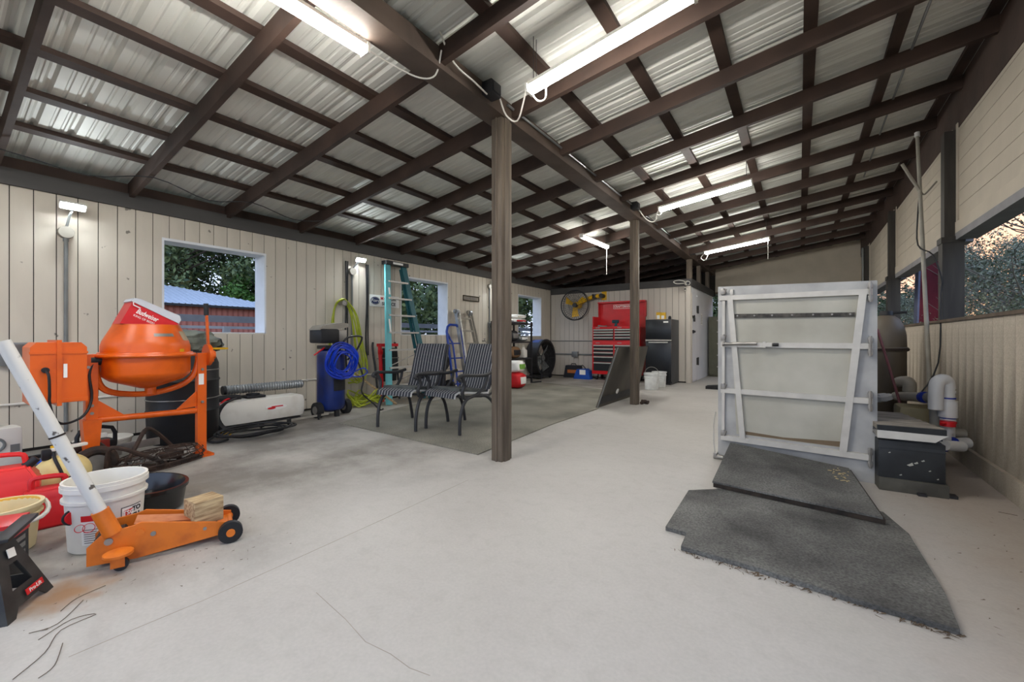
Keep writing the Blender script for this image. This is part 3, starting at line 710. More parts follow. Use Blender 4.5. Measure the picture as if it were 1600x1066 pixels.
b_.tube(pts, .012, 5, sub=4); b_.done('coil', HOSG, t)
t = tag(B().bar((-5.93, 3.98, .62), (-5.40, 4.52, .02), .03, .03).done('leaning_stick', WOODB), 'pale wooden stick leaning over the heap of green hose', 'stick')
b_ = B()
for i in range(420):
    x, y = rr.uniform(-5.95, -5.0), rr.uniform(3.9, 5.9)
    if rr.random() > 1.1-(x+5.95)*.6: continue
    a = rr.uniform(0, PI); l_ = rr.uniform(.03, .09); z = .004+.02*rr.random()
    b_.face([(x, y, z), (x+l_*math.cos(a), y+l_*math.sin(a), z+.006), (x+l_*math.cos(a)+.006, y+l_*math.sin(a)+.004, z+.008)])
st = b_.done('straw_litter', STRAW, flat=True); st['kind'] = 'stuff'; st['label'] = 'dry straw and clippings scattered along the left wall'

# ---- blue air compressor
t = thing('air_compressor', 'upright blue air compressor with a black motor cover and wheels', 'compressor', (-5.45, 3.40, 0), PI/2)
# local x -> +Y (to the right in view), local -y -> towards +X (camera side)
B().lathe([(0, .06), (.10, .065), (.165, .10), (.185, .16), (.185, .84), (.165, .91), (.10, .945), (0, .95)], 28).done('tank', BLUD, t)
B().lathe([(.186, .36), (.186, .58)], 14, None, -PI*.62, -PI*.38+.5).done('dark_label', BLACK, t)
for s_ in (-1, 1):
    wl_ = B().cyl((.215*s_-.035, -.02, .105), (.215*s_+.035, -.02, .105), .105, None, 22).done('wheel', RUB, t)
    B().cyl((.215*s_-.04, -.02, .105), (.215*s_+.04, -.02, .105), .055, None, 16).done('hub', STEEL, wl_)
B().cyl((-.2, -.02, .105), (.2, -.02, .105), .012, None, 8).mm((-.03, -.16, .0), (.03, -.12, .09)).done('foot', BLKM, t)
B().box((-.10, .0, 1.12), (.28, .30, .20), None, .03).done('motor_cover', BLACK, t)
B().prism([(-.26, 1.20), (-.20, 1.26), (.10, 1.31), (.20, 1.30), (.20, 1.25), (.06, 1.22)], 'y', -.13, .13).done('head_cover', PVCG, t)
B().box((.12, -.02, 1.10), (.14, .16, .22), None, .02).cyl((.12, -.09, 1.02), (.12, -.13, 1.02), .04, None, 14).done('pump', STEEL, t)
B().box((0, 0, .965), (.30, .22, .05), None, .01).done('base_plate', BLKM, t)
B().tube([(.02, -.10, .80), (.06, -.17, 1.0), (.12, -.22, 1.10), (.30, -.22, 1.12), (.36, -.2, 1.08), (.30, -.16, .92), (.18, -.12, .78)], .014, 7, sub=3).done('handle', BLKM, t)
B().tube([(-.10, -.05, .98), (-.22, -.1, .92), (-.30, -.08, .86)], .010, 6, sub=3).done('red_lead', REDP, t)
t2_ = thing('blue_hose_coil', 'blue air hose coiled and hung on the blue compressor', 'hose', (-5.20, 3.42, .76))
b_ = B()
for i in range(15):
    c_ = (rr.uniform(-.03, .03), rr.uniform(-.05, .05), rr.uniform(-.05, .05)); R_ = rr.uniform(.15, .24)
    b_.tube([(c_[0]+.02*math.sin(a*3), c_[1]+R_*math.cos(a), c_[2]+R_*math.sin(a)*1.0) for a in [2*PI*j/26 for j in range(26)]], .009, 5, True)
b_.tube([(0, .1, -.2), (.02, .25, -.22), (.02, .38, -.17), (0, .33, -.1), (.02, .15, -.15)], .009, 5, sub=4)
b_.done('coil', HOSB, t2_)
t2_ = thing('dark_lead', 'black power lead hanging from compressor to the floor', 'cable', (-5.25, 3.78, 0))
B().tube([(-.05, -.05, .75), (-.02, .02, .5), (0, -.02, .3), (.02, .16, .12), (.05, .26, .015), (.02, .34, .012)], .012, 6, sub=5).done('strand', BLACK, t2_)

# ---- white sprayer tank, duct, hose coil, boom
t = thing('sprayer_tank', 'long white plastic sprayer tank on the floor by the wall', 'tank', (-5.62, 2.53, 0), PI/2)
B().box((0, 0, .20), (1.02, .34, .30), None, .085).done('tank_body', WPL, t)
b_ = B(); pts = [(.12+.13*math.cos(2*PI*i/28), .22+.032*math.sin(2*PI*i/28)) for i in range(28)]; b_.prism(pts, 'y', -.178, -.168).done('label_plate', PRINT_W, t)
b_ = B(); pts = [(.06+.05*math.cos(2*PI*i/20), .212+.014*math.sin(2*PI*i/20)) for i in range(20)]; b_.prism(pts, 'y', -.181, -.177).mm((.06, -.181, .222), (.20, -.178, .236)).done('label_mark', PRINT_R, t)
B().box((-.08, 0, .365), (.22, .2, .03), None, .012).cyl((-.08, 0, .35), (-.08, 0, .40), .075, None, 20).done('lid', BLACK, t)
B().box((-.35, .02, .37), (.24, .16, .06), None, .015).done('pump', BLACK, t)
b_ = B()
for i in range(4):
    o_ = .015*i
    b_.tube([(-.30, -.08, .37), (-.44-o_, -.15-o_, .33), (-.52-o_, -.18-o_, .2), (-.46-o_, -.2-o_, .06), (-.36, -.2-o_, .03)], .012, 6, sub=4)
b_.done('supply_hose', BLACK, t)
B().tube([(-.30, -.02, .38), (-.42, -.08, .36), (-.5, -.12, .30)], .012, 6, sub=3).done('red_hose', REDP, t)
B().box((0, 0, .03), (.9, .28, .05)).done('skid', BLKM, t)
t = thing('flexible_duct', 'grey ribbed flexible duct lying on top of white sprayer tank', 'duct', (-5.74, 2.66, .455), PI/2)
prof = []
for i in range(61): prof.append((.058 if i % 2 else .048, -.48+.016*i))
B().lathe([(.001, -.48)]+prof+[(.001, .48)], 16, Matrix.Rotation(PI/2, 4, 'Y')).done('ribbed_tube', GALV, t)
B().cyl((-.5, 0, 0), (-.47, 0, 0), .055, None, 16).done('collar', BLKM, t)
t = thing('spray_boom', 'grey spray boom pole lying in front of white sprayer tank', 'pole', (-5.26, 2.6, .05))
B().bar((-.03, -.42, 0), (-.03, .66, .01), .024, .024).done('pole', PVCG, t)
b_ = B()
for y_ in (-.2, .12, .52): b_.box((-.03, y_, 0), (.05, .05, .05), None, .008).cyl((-.03, y_, -.05), (-.03, y_, 0), .012)
b_.done('clamp', BLACK, t)
t = thing('black_hose_coil', 'black rubber hose coiled on the floor before white tank', 'hose', (-5.06, 2.22, .02))
b_ = B()
for i in range(5):
    a0 = rr.uniform(0, 6); R_ = .22+.03*i
    b_.tube([(R_*.8*math.cos(a+a0)+.02*i, R_*1.2*math.sin(a+a0), .012*i+.012*math.sin(2*a)+.012) for a in [2*PI*j/26 for j in range(26)]], .011, 6, True)
b_.tube([(.1, -.3, 0), (.15, -.42, 0), (.0, -.45, 0), (-.12, -.36, 0)], .011, 6, sub=4)
b_.done('coil', BLACK, t)
t = thing('brass_nozzle', 'small yellow brass nozzle on floor between barrel and white tank', 'nozzle', (-5.20, 1.98, .03))
B().cyl((0, -.03, 0), (0, .03, 0), .03, None, 12).cyl((0, .03, 0), (0, .06, -.005), .02, .014, 10).done('nozzle', YEL, t)

# ---- black barrel with tarp
t = thing('black_barrel', 'large black plastic barrel standing behind the orange cement mixer', 'barrel', (-5.46, 1.69, 0))
B().lathe([(0, 0), (.29, 0), (.305, .02), (.312, .3), (.322, .32), (.312, .34), (.312, .62), (.324, .64), (.312, .66), (.31, .82), (.28, .90), (.27, .96), (0, .96)], 36).done('drum', BLACK, t)
B().ring((0, 0, .45), .315, .006, 'z', 36, 5).ring((0, 0, .75), .315, .006, 'z', 36, 5).done('wire_band', STEEL, t)
t = thing('crumpled_tarp', 'grey-green crumpled tarp piled on the black barrel', 'tarp', (-5.46, 1.72, .96))
b_ = B(); bmesh.ops.create_icosphere(b_.bm, subdivisions=4, radius=1)
from mathutils import noise as NZ
for v in b_.bm.verts:
    d_ = 1+.28*NZ.noise(v.co*2.6)+.12*NZ.noise(v.co*6.5)
    v.co = Vector((v.co.x*.27*d_, v.co.y*.30*d_, max(-.02, v.co.z*.15*d_+.06)))
b_.done('folds', TARP, t)
t = thing('dark_pouch', 'black rounded pouch on the barrel beside the mixer handle', 'pouch', (-5.36, 1.93, .975))
B().box((0, 0, .06), (.18, .14, .12), None, .05).box((0, 0, .0), (.22, .16, .025), None, .006).done('pouch', BLACK, t); B().box((.03, 0, .0), (.2, .19, .02)).done('board', YEL, t)

# ---- cement mixer (local x = +Y world, right in view; local -y faces the camera side)
t = thing('cement_mixer', 'orange electric cement mixer with a drum on a wheeled stand', 'cement mixer', (-4.57, 1.18, 0), PI/2)
dr = B().lathe([(0, .66), (.05, .665), (.24, .735), (.285, .775), (.292, .80), (.292, 1.02), (.282, 1.06), (.222, 1.185), (.218, 1.20), (.208, 1.20), (.208, 1.18), (.0, 1.16)], 44).done('drum', ORNG, t, (-.02, 0, 0))
B().ring((0, 0, .945), .318, .016, 'z', 48, 6).ring((0, 0, .96), .30, .012, 'z', 48, 6).done('ring_gear', ORNG, dr)
B().lathe([(.2525, 1.125), (.2665, 1.10)], 6, None, -PI*.53, -PI*.36).done('maker_plate', STEEL, dr)
B().lathe([(.242, 1.147), (.281, 1.069)], 4, None, -PI*.27, -PI*.14).done('warning_plate', M('faded_label', (170, 150, 120), .6), dr)
B().lathe([(.2935, .97), (.2935, .995)], 4, None, -PI*.33, -PI*.28).done('yellow_sticker', YEL, dr)
B().tube([(-.335, 0, .92), (-.335, 0, .80), (-.30, 0, .69), (-.20, 0, .635), (0, 0, .615), (.20, 0, .66), (.30, 0, .74), (.335, 0, .84), (.345, 0, .92)], .024, 9, sub=3).cyl((0, 0, .61), (0, 0, .67), .04, None, 12).done('yoke', ORNG, t)
B().cyl((-.37, 0, .915), (-.30, 0, .915), .045, None, 14).done('drive_pinion', BLKM, t)
mo = B().prism([(-.70, .62), (-.42, .62), (-.42, 1.02), (-.45, 1.055), (-.67, 1.055), (-.70, 1.02)], 'y', -.20, .14).done('motor_housing', ORNG, t)
B().mm((-.575, -.212, .60), (-.550, .15, 1.072)).mm((-.705, -.206, .972), (-.415, -.198, .99)).mm((-.705, -.206, .625), (-.415, -.198, .65)).done('seam_strip', ORNG, mo)
B().mm((-.542, -.205, .80), (-.522, -.2, .90)).done('label_plate', PRINT_W, mo)
B().cyl((-.63, -.2, .86), (-.63, -.225, .86), .02, None, 12).done('cable_gland', BLACK, mo)
B().tube([(-.63, -.22, .86), (-.62, -.26, .82), (-.615, -.25, .7), (-.61, -.22, .62), (-.58, -.20, .50), (-.52, -.15, .46), (-.42, -.1, .5), (-.37, -.06, .62), (-.38, -.04, .80), (-.36, -.03, .90), (-.42, -.02, .97)], .009, 6, sub=4).done('power_cord', BLACK, mo)
for s_ in (-1, 1):
    lg = B()
    if s_ < 0: lg.mm((-.40, -.04, .45), (-.33, .04, .96)).prism([(-.42, .45), (-.31, .45), (-.335, .10), (-.395, .10)], 'y', -.06, .06)
    else: lg.mm((.33, -.03, .02), (.40, .03, .95)).mm((.30, -.09, 0), (.44, .09, .02))
    lg.done('leg', ORNG, t)
B().cyl((-.36, 0, .44), (.36, 0, .42), .026, None, 12).done('cross_tube', ORNG, t)
B().prism([(-.33, .60), (-.33, .45), (-.16, .45)], 'y', -.006, .006).done('gusset', ORNG, t)
B().prism([(.33, .60), (.33, .46), (.18, .45), (.20, .47), (.30, .57)], 'y', -.006, .006).done('gusset', ORNG, t)
b_ = B()
for x, z in ((-.365, .50), (-.365, .56), (-.385, .86), (.365, .80), (.365, .50)): b_.cyl((x, -.045, z), (x, -.03, z), .012, None, 8)
b_.done('bolt', STEEL, t)
B().mm((.337, -.035, .66), (.377, -.03, .76)).done('leg_label', PRINT_W, t)
wh = B().ring((-.36, -.14, .125), .10, .035, 'y', 28, 9).done('wheel', RUST, t)
B().cyl((-.36, -.155, .125), (-.36, -.12, .125), .075, None, 20).done('hub', STEEL, wh)
wh = B().ring((-.36, .16, .125), .10, .035, 'y', 28, 9).done('wheel', RUST, t)
B().cyl((-.36, .14, .125), (-.36, .18, .125), .075, None, 20).done('hub', STEEL, wh)
B().cyl((-.36, -.15, .125), (-.36, .17, .125), .014, None, 8).done('axle', BLKM, t)
ll = B().cyl((.40, -.01, .93), (.43, -.01, .93), .10, None, 26).cyl((.43, -.01, .93), (.47, -.01, .93), .04, None, 14).done('tilt_wheel', ORNG, t)
lv = B().bar((.425, -.01, .90), (.405, -.01, 1.33), .03, .016, (1, 0, 0)).box((.43, -.01, .91), (.06, .06, .09), None, .01).done('tilt_lever', ORNG, t)
B().cyl((.405, -.01, 1.30), (.402, -.01, 1.41), .020, None, 12).done('grip', BLACK, lv)

# ---- cooler tipped on the drum
t = thing('drinks_cooler', 'red cooler with a silver lid tipped over on mixer drum', 'cooler', (-4.55, 1.145, 1.202), PI/2); t.scale = (.66, .70, .80)
t.rotation_euler = (0, 0, PI/2)
sl = math.radians(24)
body = [(-.285, .0), (.285, .0), (.275, .035), (-.165, .228)]
B().prism(body, 'y', -.16, .16).done('body', RED, t)
dx, dz = math.cos(sl), -math.sin(sl)
a = Vector((-.17, 0, .225)); b2_ = Vector((.292, 0, .025)); u_ = (b2_-a).normalized(); nn_ = Vector((-u_.z, 0, u_.x))
if nn_.z < 0: nn_ = -nn_
q1 = [(a.x-.012*u_.x, a.z-.012*u_.z), (b2_.x, b2_.z-.012), (b2_.x+.022, b2_.z+.03), (b2_.x-.02+nn_.x*.07, b2_.z+.01+nn_.z*.07), (a.x+.06*u_.x+nn_.x*.058, a.z+.06*u_.z+nn_.z*.058), (a.x+nn_.x*.04, a.z+nn_.z*.04)]
B().prism(q1, 'y', -.172, .172).done('lid', M('cooler_lid', (196, 198, 204), .4, var=.04), t)
B().tube([(-.165, -.176, .22), (-.165, -.18, .19), (-.1, -.182, .16)], .006, 5).done('handle_pin', PRINT_W, t)
ang = -math.atan2(.200, .462)
tx = text('Budweiser', .080, PRINT_W, t, (-.030, -.1612, .090), (0, 0, 0), shear=.35, bold=.0015)
tx.rotation_euler = (Matrix.Rotation(ang*-1, 3, 'Y').to_4x4() @ Matrix.Rotation(PI/2, 4, 'X')).to_euler(); tx.scale = (.66, .9, 1)
tx = text('KING OF BEERS', .032, PRINT_W, t, (-.06, -.1612, .046), (0, 0, 0))
tx.rotation_euler = (Matrix.Rotation(ang*-1, 3, 'Y').to_4x4() @ Matrix.Rotation(PI/2, 4, 'X')).to_euler()

# ================================================================== NEAR LEFT CLUSTER
# floor jack: local x runs rear -> front, local -y faces the camera
jx, jy = -2.705, .468; ja = math.atan2(.48, .17)
t = thing('floor_jack', 'orange trolley floor jack with a long white handle', 'jack', (jx, jy, 0), ja)
side = [(.0, .028), (.0, .112), (.055, .165), (.16, .175), (.19, .185), (.56, .092), (.56, .052), (.52, .040), (.18, .016)]
for y_ in (0.0, .185):
    B().prism(side, 'y', y_, y_+.012).done('side_plate', ORNJ, t)
for x, z, r_ in ((.075, .125, .016), (.185, .138, .018), (.235, .120, .011), (.44, .09, .008)): B().cyl((x, 0, z), (x, -.008, z), r_, None, 16).done('pivot_bolt', STEEL if r_ != .018 else ORNJ, t)
B().hexa([(.16, .03, .08), (.39, .05, .07), (.39, .14, .07), (.16, .16, .08)], [(.16, .03, .175), (.38, .05, .135), (.38, .14, .135), (.16, .16, .175)]).done('lift_arm', M('worn_orange', (206, 138, 96), .5, rgb2=(176, 92, 50), scale=12), t)
B().mm((.02, .03, .04), (.12, .17, .13)).cyl((.05, .10, .10), (.13, .10, .12), .04, None, 14).done('pump', RUST, t)
B().cyl((.45, .095, .060), (.45, .095, .097), .045, None, 18).done('saddle', BLKM, t)
B().mm((.47, .01, .05), (.56, .19, .075)).done('front_plate', ORNJ, t)
B().cyl((.55, -.045, .065), (.55, .245, .065), .014, None, 10).done('front_axle', ORNJ, t)
for y_ in (-.05, .215):
    wh = B().cyl((.55, y_, .055), (.55, y_+.035, .055), .055, None, 24).done('front_wheel', BLACK, t)
    B().cyl((.55, y_-.006, .055), (.55, y_+.041, .055), .02, None, 14).done('hub', ORNJ, wh)
for y_ in (-.055, .225):
    cs = B().lathe([(0, .073), (.055, .073), (.055, .085), (.04, .092), (0, .095)], 18, Matrix.Translation((.115, y_, 0))).mm((.09, y_-.02, .02), (.14, y_-.014, .078)).mm((.09, y_+.014, .02), (.14, y_+.02, .078)).done('caster_fork', ORNJ, t)
    B().cyl((.125, y_-.012, .028), (.125, y_+.012, .028), .028, None, 16).done('caster_wheel', BLACK, cs)
mj = Matrix.Translation((jx, jy, 0)) @ Matrix.Rotation(ja, 4, 'Z'); ij = mj.inverted()
hb = ij @ Vector((-2.69, .555, .155)); ht = ij @ Vector((-2.795-.0, .231, 1.07)); hs = hb.lerp(ht, .13)
B().cyl(hb, hs, .036, .034, 16).done('handle_socket', ORNJ, t)
JH = M('jack_handle', (216, 213, 206), .5, rgb2=(90, 84, 78), scale=22, lo=.63, hi=.68)
hd = B().cyl(hb.lerp(ht, .11), ht, .026, .0245, 18).done('handle', JH, t)
B().cyl(hb.lerp(ht, .53), hb.lerp(ht, .538), .0285, None, 16).done('joint_ring', RUST, hd)
t = thing('wood_block', 'rough square wood block resting on the jack saddle', 'block', mj @ Vector((.435, .09, .098)), ja+.42)
B().box((0, 0, .064), (.135, .125, .128), (0, 0, 0), .004).done('block', WOODB, t)

# jack stand
t = thing('jack_stand', 'black steel jack stand with a red label in the corner', 'jack stand', (-2.635, .175, 0), math.atan2(.55, -.84))
def tri(s_, inv=False):
    mt = Matrix.Rotation(s_*PI/2, 4, 'Z')
    hb_, ht_, H_ = .135, .05, .275
    def p(x, z): return mt @ Vector((x*1.0, -(hb_+(ht_-hb_)*z/H_), z))
    b_ = B()
    o_ = [p(-hb_, 0), p(-hb_+.045, 0), p(-.06, .030), p(.06, .030), p(hb_-.045, 0), p(hb_, 0), p(ht_, H_), p(-ht_, H_)]
    i_ = [p(-.056, .092), p(.056, .092), p(.022, .185), p(-.022, .185)]
    # ring of quads around the window
    b_.face([o_[0], o_[1], o_[2], i_[0]]); b_.face([o_[2], o_[3], i_[1], i_[0]]); b_.face([o_[3], o_[4], o_[5], i_[1]])
    b_.face([o_[5], o_[6], i_[2], i_[1]]); b_.face([o_[6], o_[7], i_[3], i_[2]]); b_.face([o_[7], o_[0], i_[0], i_[3]])
    bmesh.ops.remove_doubles(b_.bm, verts=b_.bm.verts, dist=1e-5)
    bmesh.ops.solidify(b_.bm, geom=b_.bm.faces[:], thickness=.005)
    return b_
STND = M('stand_charcoal', (58, 58, 56), .55, rgb2=(40, 40, 40), scale=14)
for s_ in range(4): tri(s_).done('leg_panel', STND, t, flat=True)
B().box((0, 0, .285), (.12, .12, .025), None, .006).done('collar', BLKM, t)
B().box((.05, -.06, .305), (.30, .05, .016), (0, 0, .2), .006).done('saddle_bar', BLACK, t)
LS = math.atan2(.085, .275)
lab = B().box((0, 0, 0), (.10, .002, .024)).done('red_label', PRINT_R, t, (.0, -.1275+.004, .052), (-LS, 0, 0)); lab.location = (0.03, -.127, .064)
text('Pro-Lift', .022, PRINT_W, t, (.03, -.1295, .064), (PI/2-LS, 0, 0), sx=1.05)
B().box((0, 0, 0), (.042, .002, .035)).done('white_label', PRINT_W, t, (-.0, -.073, .225), (-LS, .15, 0))

# small battery charger pack (red top, black front)
t = thing('parts_carton', 'small red and black carton beside the yellowed bucket', 'carton', (-2.92, .235, 0), math.atan2(.55, -.84)+.1)
B().box((0, 0, .10), (.17, .11, .20), None, .003).done('carton', BLACK, t)
B().box((0, -.003, .235), (.172, .112, .07), None, .003).done('red_top', RED, t)
b_ = B()
for i in range(4): b_.mm((-.03+.012*i, -.0575, .165-.035*i), (.05, -.0555, .185-.035*i))
b_.done('printed_marks', PRINT_G, t); B().cyl((.075, -.055, .05), (.075, -.0575, .05), .014, None, 14).done('yellow_dot', YEL, t)

def bucket(name, label, loc, r0, r1, h, mat, inner, rz=0, stacked=0, group=None):
    t = thing(name, label, 'bucket', loc, rz, group)
    B().lathe([(0, .004), (r0-.008, .0), (r0, .008), (r0+(r1-r0)*.75, h*.75), (r0+(r1-r0)*.77+.012, h*.76), (r0+(r1-r0)*.80+.012, h*.80), (r0+(r1-r0)*.8, h*.805), (r1, h*.92), (r1+.012, h*.93), (r1+.012, h), (r1-.004, h), (r1-.01, h*.9), (r0-.008, .03), (0, .025)], 36).done('shell', mat, t)
    for k_ in range(stacked): B().lathe([(r1-.002, h*.98), (r1+.008, h*.985), (r1+.009, h+.016), (r1-.002, h+.016), (r1-.012, h*.9), (r1-.02, h*.3), (0, h*.3)], 36).done('inner_bucket', mat, t)
    return t
t = bucket('store_bucket', 'white plastic bucket with red warning label behind the orange jack', (-3.035, .60, 0), .142, .160, .335, WPL, None, math.atan2(-.27, 1.3)+PI/2, 1)
# local -y faces the camera from here
def wrap(t, r, z0, z1, a0, a1, mat, name, n=6, dr=.0012):
    s_ = (r[1]-r[0])/(r[3]-r[2]); return B().lathe([(r[0]+s_*z0+dr, z0), (r[0]+s_*z1+dr, z1)], n, None, a0, a1).done(name, mat, t)
rr4 = (.142, .160, 0, .335)
c0 = -PI/2
wrap(t, rr4, .05, .20, c0-.62, c0-.02, PRINT_W, 'warning_label')
wrap(t, rr4, .170, .20, c0-.62, c0-.02, PRINT_R, 'red_band', dr=.002)
for i in range(7): wrap(t, rr4, .06+.011*i, .064+.011*i, c0-.55, c0-.12-.05*(i % 3), PRINT_G, 'fine_print', 4, .002)
b_ = B().ring((-.06, -.1585, .145), .022, .0018, 'y', 18, 4).ring((-.092, -.146, .147), .018, .0018, 'y', 18, 4); b_.done('pictogram', PRINT_R, t)
wrap(t, rr4, .085, .205, c0+.38, c0+1.05, PRINT_K, 'label_border', 8, .0012)
wrap(t, rr4, .089, .201, c0+.40, c0+1.04, PRINT_W, 'store_label', 8, .0018)
def onb(a, z, dr=.0035):
    r_ = .142+(.018/.335)*z+dr; return (r_*math.cos(a), r_*math.sin(a), z)
b_ = B(); b_.face([onb(c0+.44, .186), onb(c0+.57, .188), onb(c0+.72, .190), onb(c0+.58, .122)]); b_.done('red_triangle', PRINT_R, t, flat=True)
text('TSC', .030, PRINT_W, t, onb(c0+.58, .172, .005), (PI/2, 0, .58), bold=.0008)
text('TO', .034, PRINT_K, t, onb(c0+.86, .182, .003), (PI/2, 0, .86), bold=.001)
text('SU', .034, PRINT_K, t, onb(c0+.86, .146, .003), (PI/2, 0, .86), bold=.001)
wrap(t, rr4, .108, .113, c0+.72, c0+.98, PRINT_R, 'red_rule', 4, .0025)
t = thing('red_tag_reel', 'small red disc on a wire hanging at the white bucket', 'reel', (-2.985, .468, .19))
B().cyl((-.01, -.0, 0), (.01, .004, 0), .033, None, 22).done('disc', REDP, t)
B().ring((0, 0, 0), .034, .006, 'x', 22, 6).done('rim', BLACK, t); B().tube([(.0, .02, .03), (0, .06, .07), (0, .09, .10)], .003, 5).done('wire', BLKM, t)

t = bucket('yellowed_bucket', 'short yellowed bucket with a white handle at the left edge', (-3.33, .262, 0), .125, .145, .235, CREAM, None)
B().lathe([(0, .06), (.122, .06), (.139, .233), (.142, .235)], 32).done('inner_liner', M('yellow_inside', (232, 180, 70), .5), t)
B().tube([(.160*math.cos(a)*(1+.12*math.sin((a+.5)/2.2*PI)), .160*math.sin(a)*(1+.12*math.sin((a+.5)/2.2*PI)), .215-.05*math.sin((a+.5)/2.2*PI)) for a in [-.5+.22*i for i in range(11)]], .010, 7).done('handle', WPL, t)

def gascan(label, loc, rz, sx, sy, h, mat):
    t = thing('fuel_can', label, 'fuel can', loc, rz)
    b_ = B(); b_.hexa([(-sx, -sy, 0), (sx, -sy, 0), (sx, sy, 0), (-sx, sy, 0)], [(-sx, -sy, h*.55), (sx, -sy, h*.55), (sx, sy, h*.55), (-sx, sy, h*.55)])
    b_.hexa([(-sx, -sy, h*.55), (sx, -sy, h*.55), (sx, sy, h*.55), (-sx, sy, h*.55)], [(-sx*.7, -sy*.55, h*.78), (sx*.7, -sy*.55, h*.78), (sx*.7, sy*.55, h*.78), (-sx*.7, sy*.55, h*.78)])
    bmesh.ops.remove_doubles(b_.bm, verts=b_.bm.verts, dist=1e-4)
    dd = [f for f in b_.bm.faces if abs(f.calc_center_median().z-h*.55) < 1e-3 and abs(f.normal.z) > .9]
    bmesh.ops.delete(b_.bm, geom=dd, context='FACES_ONLY')
    bmesh.ops.bevel(b_.bm, geom=b_.bm.edges[:], offset=.014, segments=2, affect='EDGES')
    b_.done('body', mat, t)
    B().tube([(-sx*.55, 0, h*.74), (-sx*.55, 0, h*.93), (-sx*.35, 0, h*.98), (sx*.45, 0, h*.96), (sx*.6, 0, h*.88), (sx*.62, 0, h*.70)], .015, 8, sub=3).done('handle', mat, t)
    B().cyl((sx*.62, 0, h*.74), (sx*.9, 0, h*.86), .028, .024, 14).done('spout_cap', BLACK, t)
    return t
gascan('smaller red fuel can standing left of the white store bucket', (-3.60, .465, 0), math.atan2(1.3, .2), .115, .085, .285, REDP)
gascan('larger bright red fuel can at the left edge behind yellowed bucket', (-4.02, .325, 0), math.atan2(1.3, .2), .16, .12, .375, M('red_plastic_bright', (226, 44, 42), .4, var=.05))

# sprayer (cream tank) with hose
t = thing('pump_sprayer', 'round cream pump sprayer with a black hose behind fuel cans', 'sprayer', (-4.26, .62, 0)); t.scale = (.8, .8, .92)
B().sph((0, 0, .15), .165, (1, 1.12, .9), 28, 18).done('tank', YPL, t)
B().cyl((0, 0, .27), (0, 0, .33), .05, .04, 16).box((0, .04, .345), (.05, .24, .025), (0, 0, .3), .01).done('pump_head', WPL, t)
B().tube([(.04, -.06, .32), (.10, -.06, .28), (.165, -.03, .18), (.17, -.01, .08), (.14, .04, .02)], .012, 7, sub=4).done('hose', BLACK, t)
B().box((.02, -.10, .31), (.05, .06, .08), None, .012).done('trigger', BLACK, t)
B().cyl((.02, -.06, .34), (.02, -.06, .37), .018, None, 10).done('yellow_cap', YEL, t)

# white jug at the frame edge, tools on the floor behind
t = thing('white_jug', 'tall white plastic jug with a black cap at left edge', 'jug', (-5.30, .43, 0), .1)
B().box((0, -.03, .19), (.18, .26, .36), None, .03).cyl((.0, -.06, .36), (0, -.06, .40), .045, None, 16).done('body', WPL, t)
B().cyl((0, -.06, .40), (0, -.06, .43), .05, None, 16).done('cap', BLACK, t); B().ring((.092, -.05, .24), .05, .010, 'x', 20, 6).done('moulded_ring', GREYP, t)
B().mm((.0905, .03, .17), (.0925, .08, .23)).done('label', PRINT_G, t)
def loose(label, cat, name, parts, loc, rz):
    t = thing(name, label, cat, loc, rz)
    for nm, fn, mt in parts: fn(B()).done(nm, mt, t)
loose('grey metal tray of tools lying below the siding on the left', 'tray', 'tool_tray', [('tray', lambda b: b.box((0, 0, .03), (.30, .62, .05), None, .008), GALV), ('tools', lambda b: b.box((.02, -.05, .07), (.05, .4, .03), (0, 0, .3), .01).box((-.06, .08, .07), (.04, .35, .03), (0, 0, -.2), .01), BLKM)], (-5.45, .80, 0), 0)
loose('blue handled bolt cutter lying on the left floor', 'tool', 'bolt_cutter', [('grip', lambda b: b.tube([(0, -.14, .06), (0, .0, .09), (.02, .12, .08)], .018, 7, sub=3).tube([(.06, -.12, .05), (.05, .0, .07), (.03, .12, .08)], .016, 7, sub=3), M('blue_grip', (40, 96, 214), .5)), ('jaw', lambda b: b.box((.03, .20, .08), (.04, .16, .03), None, .008), BLKM)], (-5.0, .72, .04), .2)
loose('orange handled hand saw lying beside the blue bolt cutter', 'tool', 'hand_saw', [('grip', lambda b: b.tube([(0, -.08, .05), (.0, .02, .075), (.0, .08, .07)], .022, 7, sub=3), M('amber_grip', (236, 150, 40), .5)), ('blade', lambda b: b.box((0, .22, .06), (.02, .3, .05)), STEEL)], (-4.80, .69, .04), .15)
loose('dark timber offcut lying on the floor below blue cutter', 'offcut', 'timber_offcut', [('plank', lambda b: b.box((0, 0, .035), (.16, .5, .06), None, .006).box((.02, .04, .085), (.1, .42, .04), (0, 0, .12), .006), RUST)], (-4.72, .58, 0), .1)
loose('black and red chain saw on the floor under the mixer motor', 'chain saw', 'chain_saw', [('body', lambda b: b.box((0, 0, .12), (.18, .26, .16), None, .03), BLACK), ('handle', lambda b: b.tube([(.06, -.12, .14), (.06, -.10, .30), (.06, .10, .30), (.06, .12, .14)], .016, 7, sub=3), BLACK), ('cover', lambda b: b.box((.095, 0, .17), (.02, .15, .08), None, .008), M('dull_red', (170, 60, 44), .5)), ('bar', lambda b: b.box((.02, .28, .10), (.02, .36, .07), None, .005), STEEL)], (-5.05, .92, 0), .1)

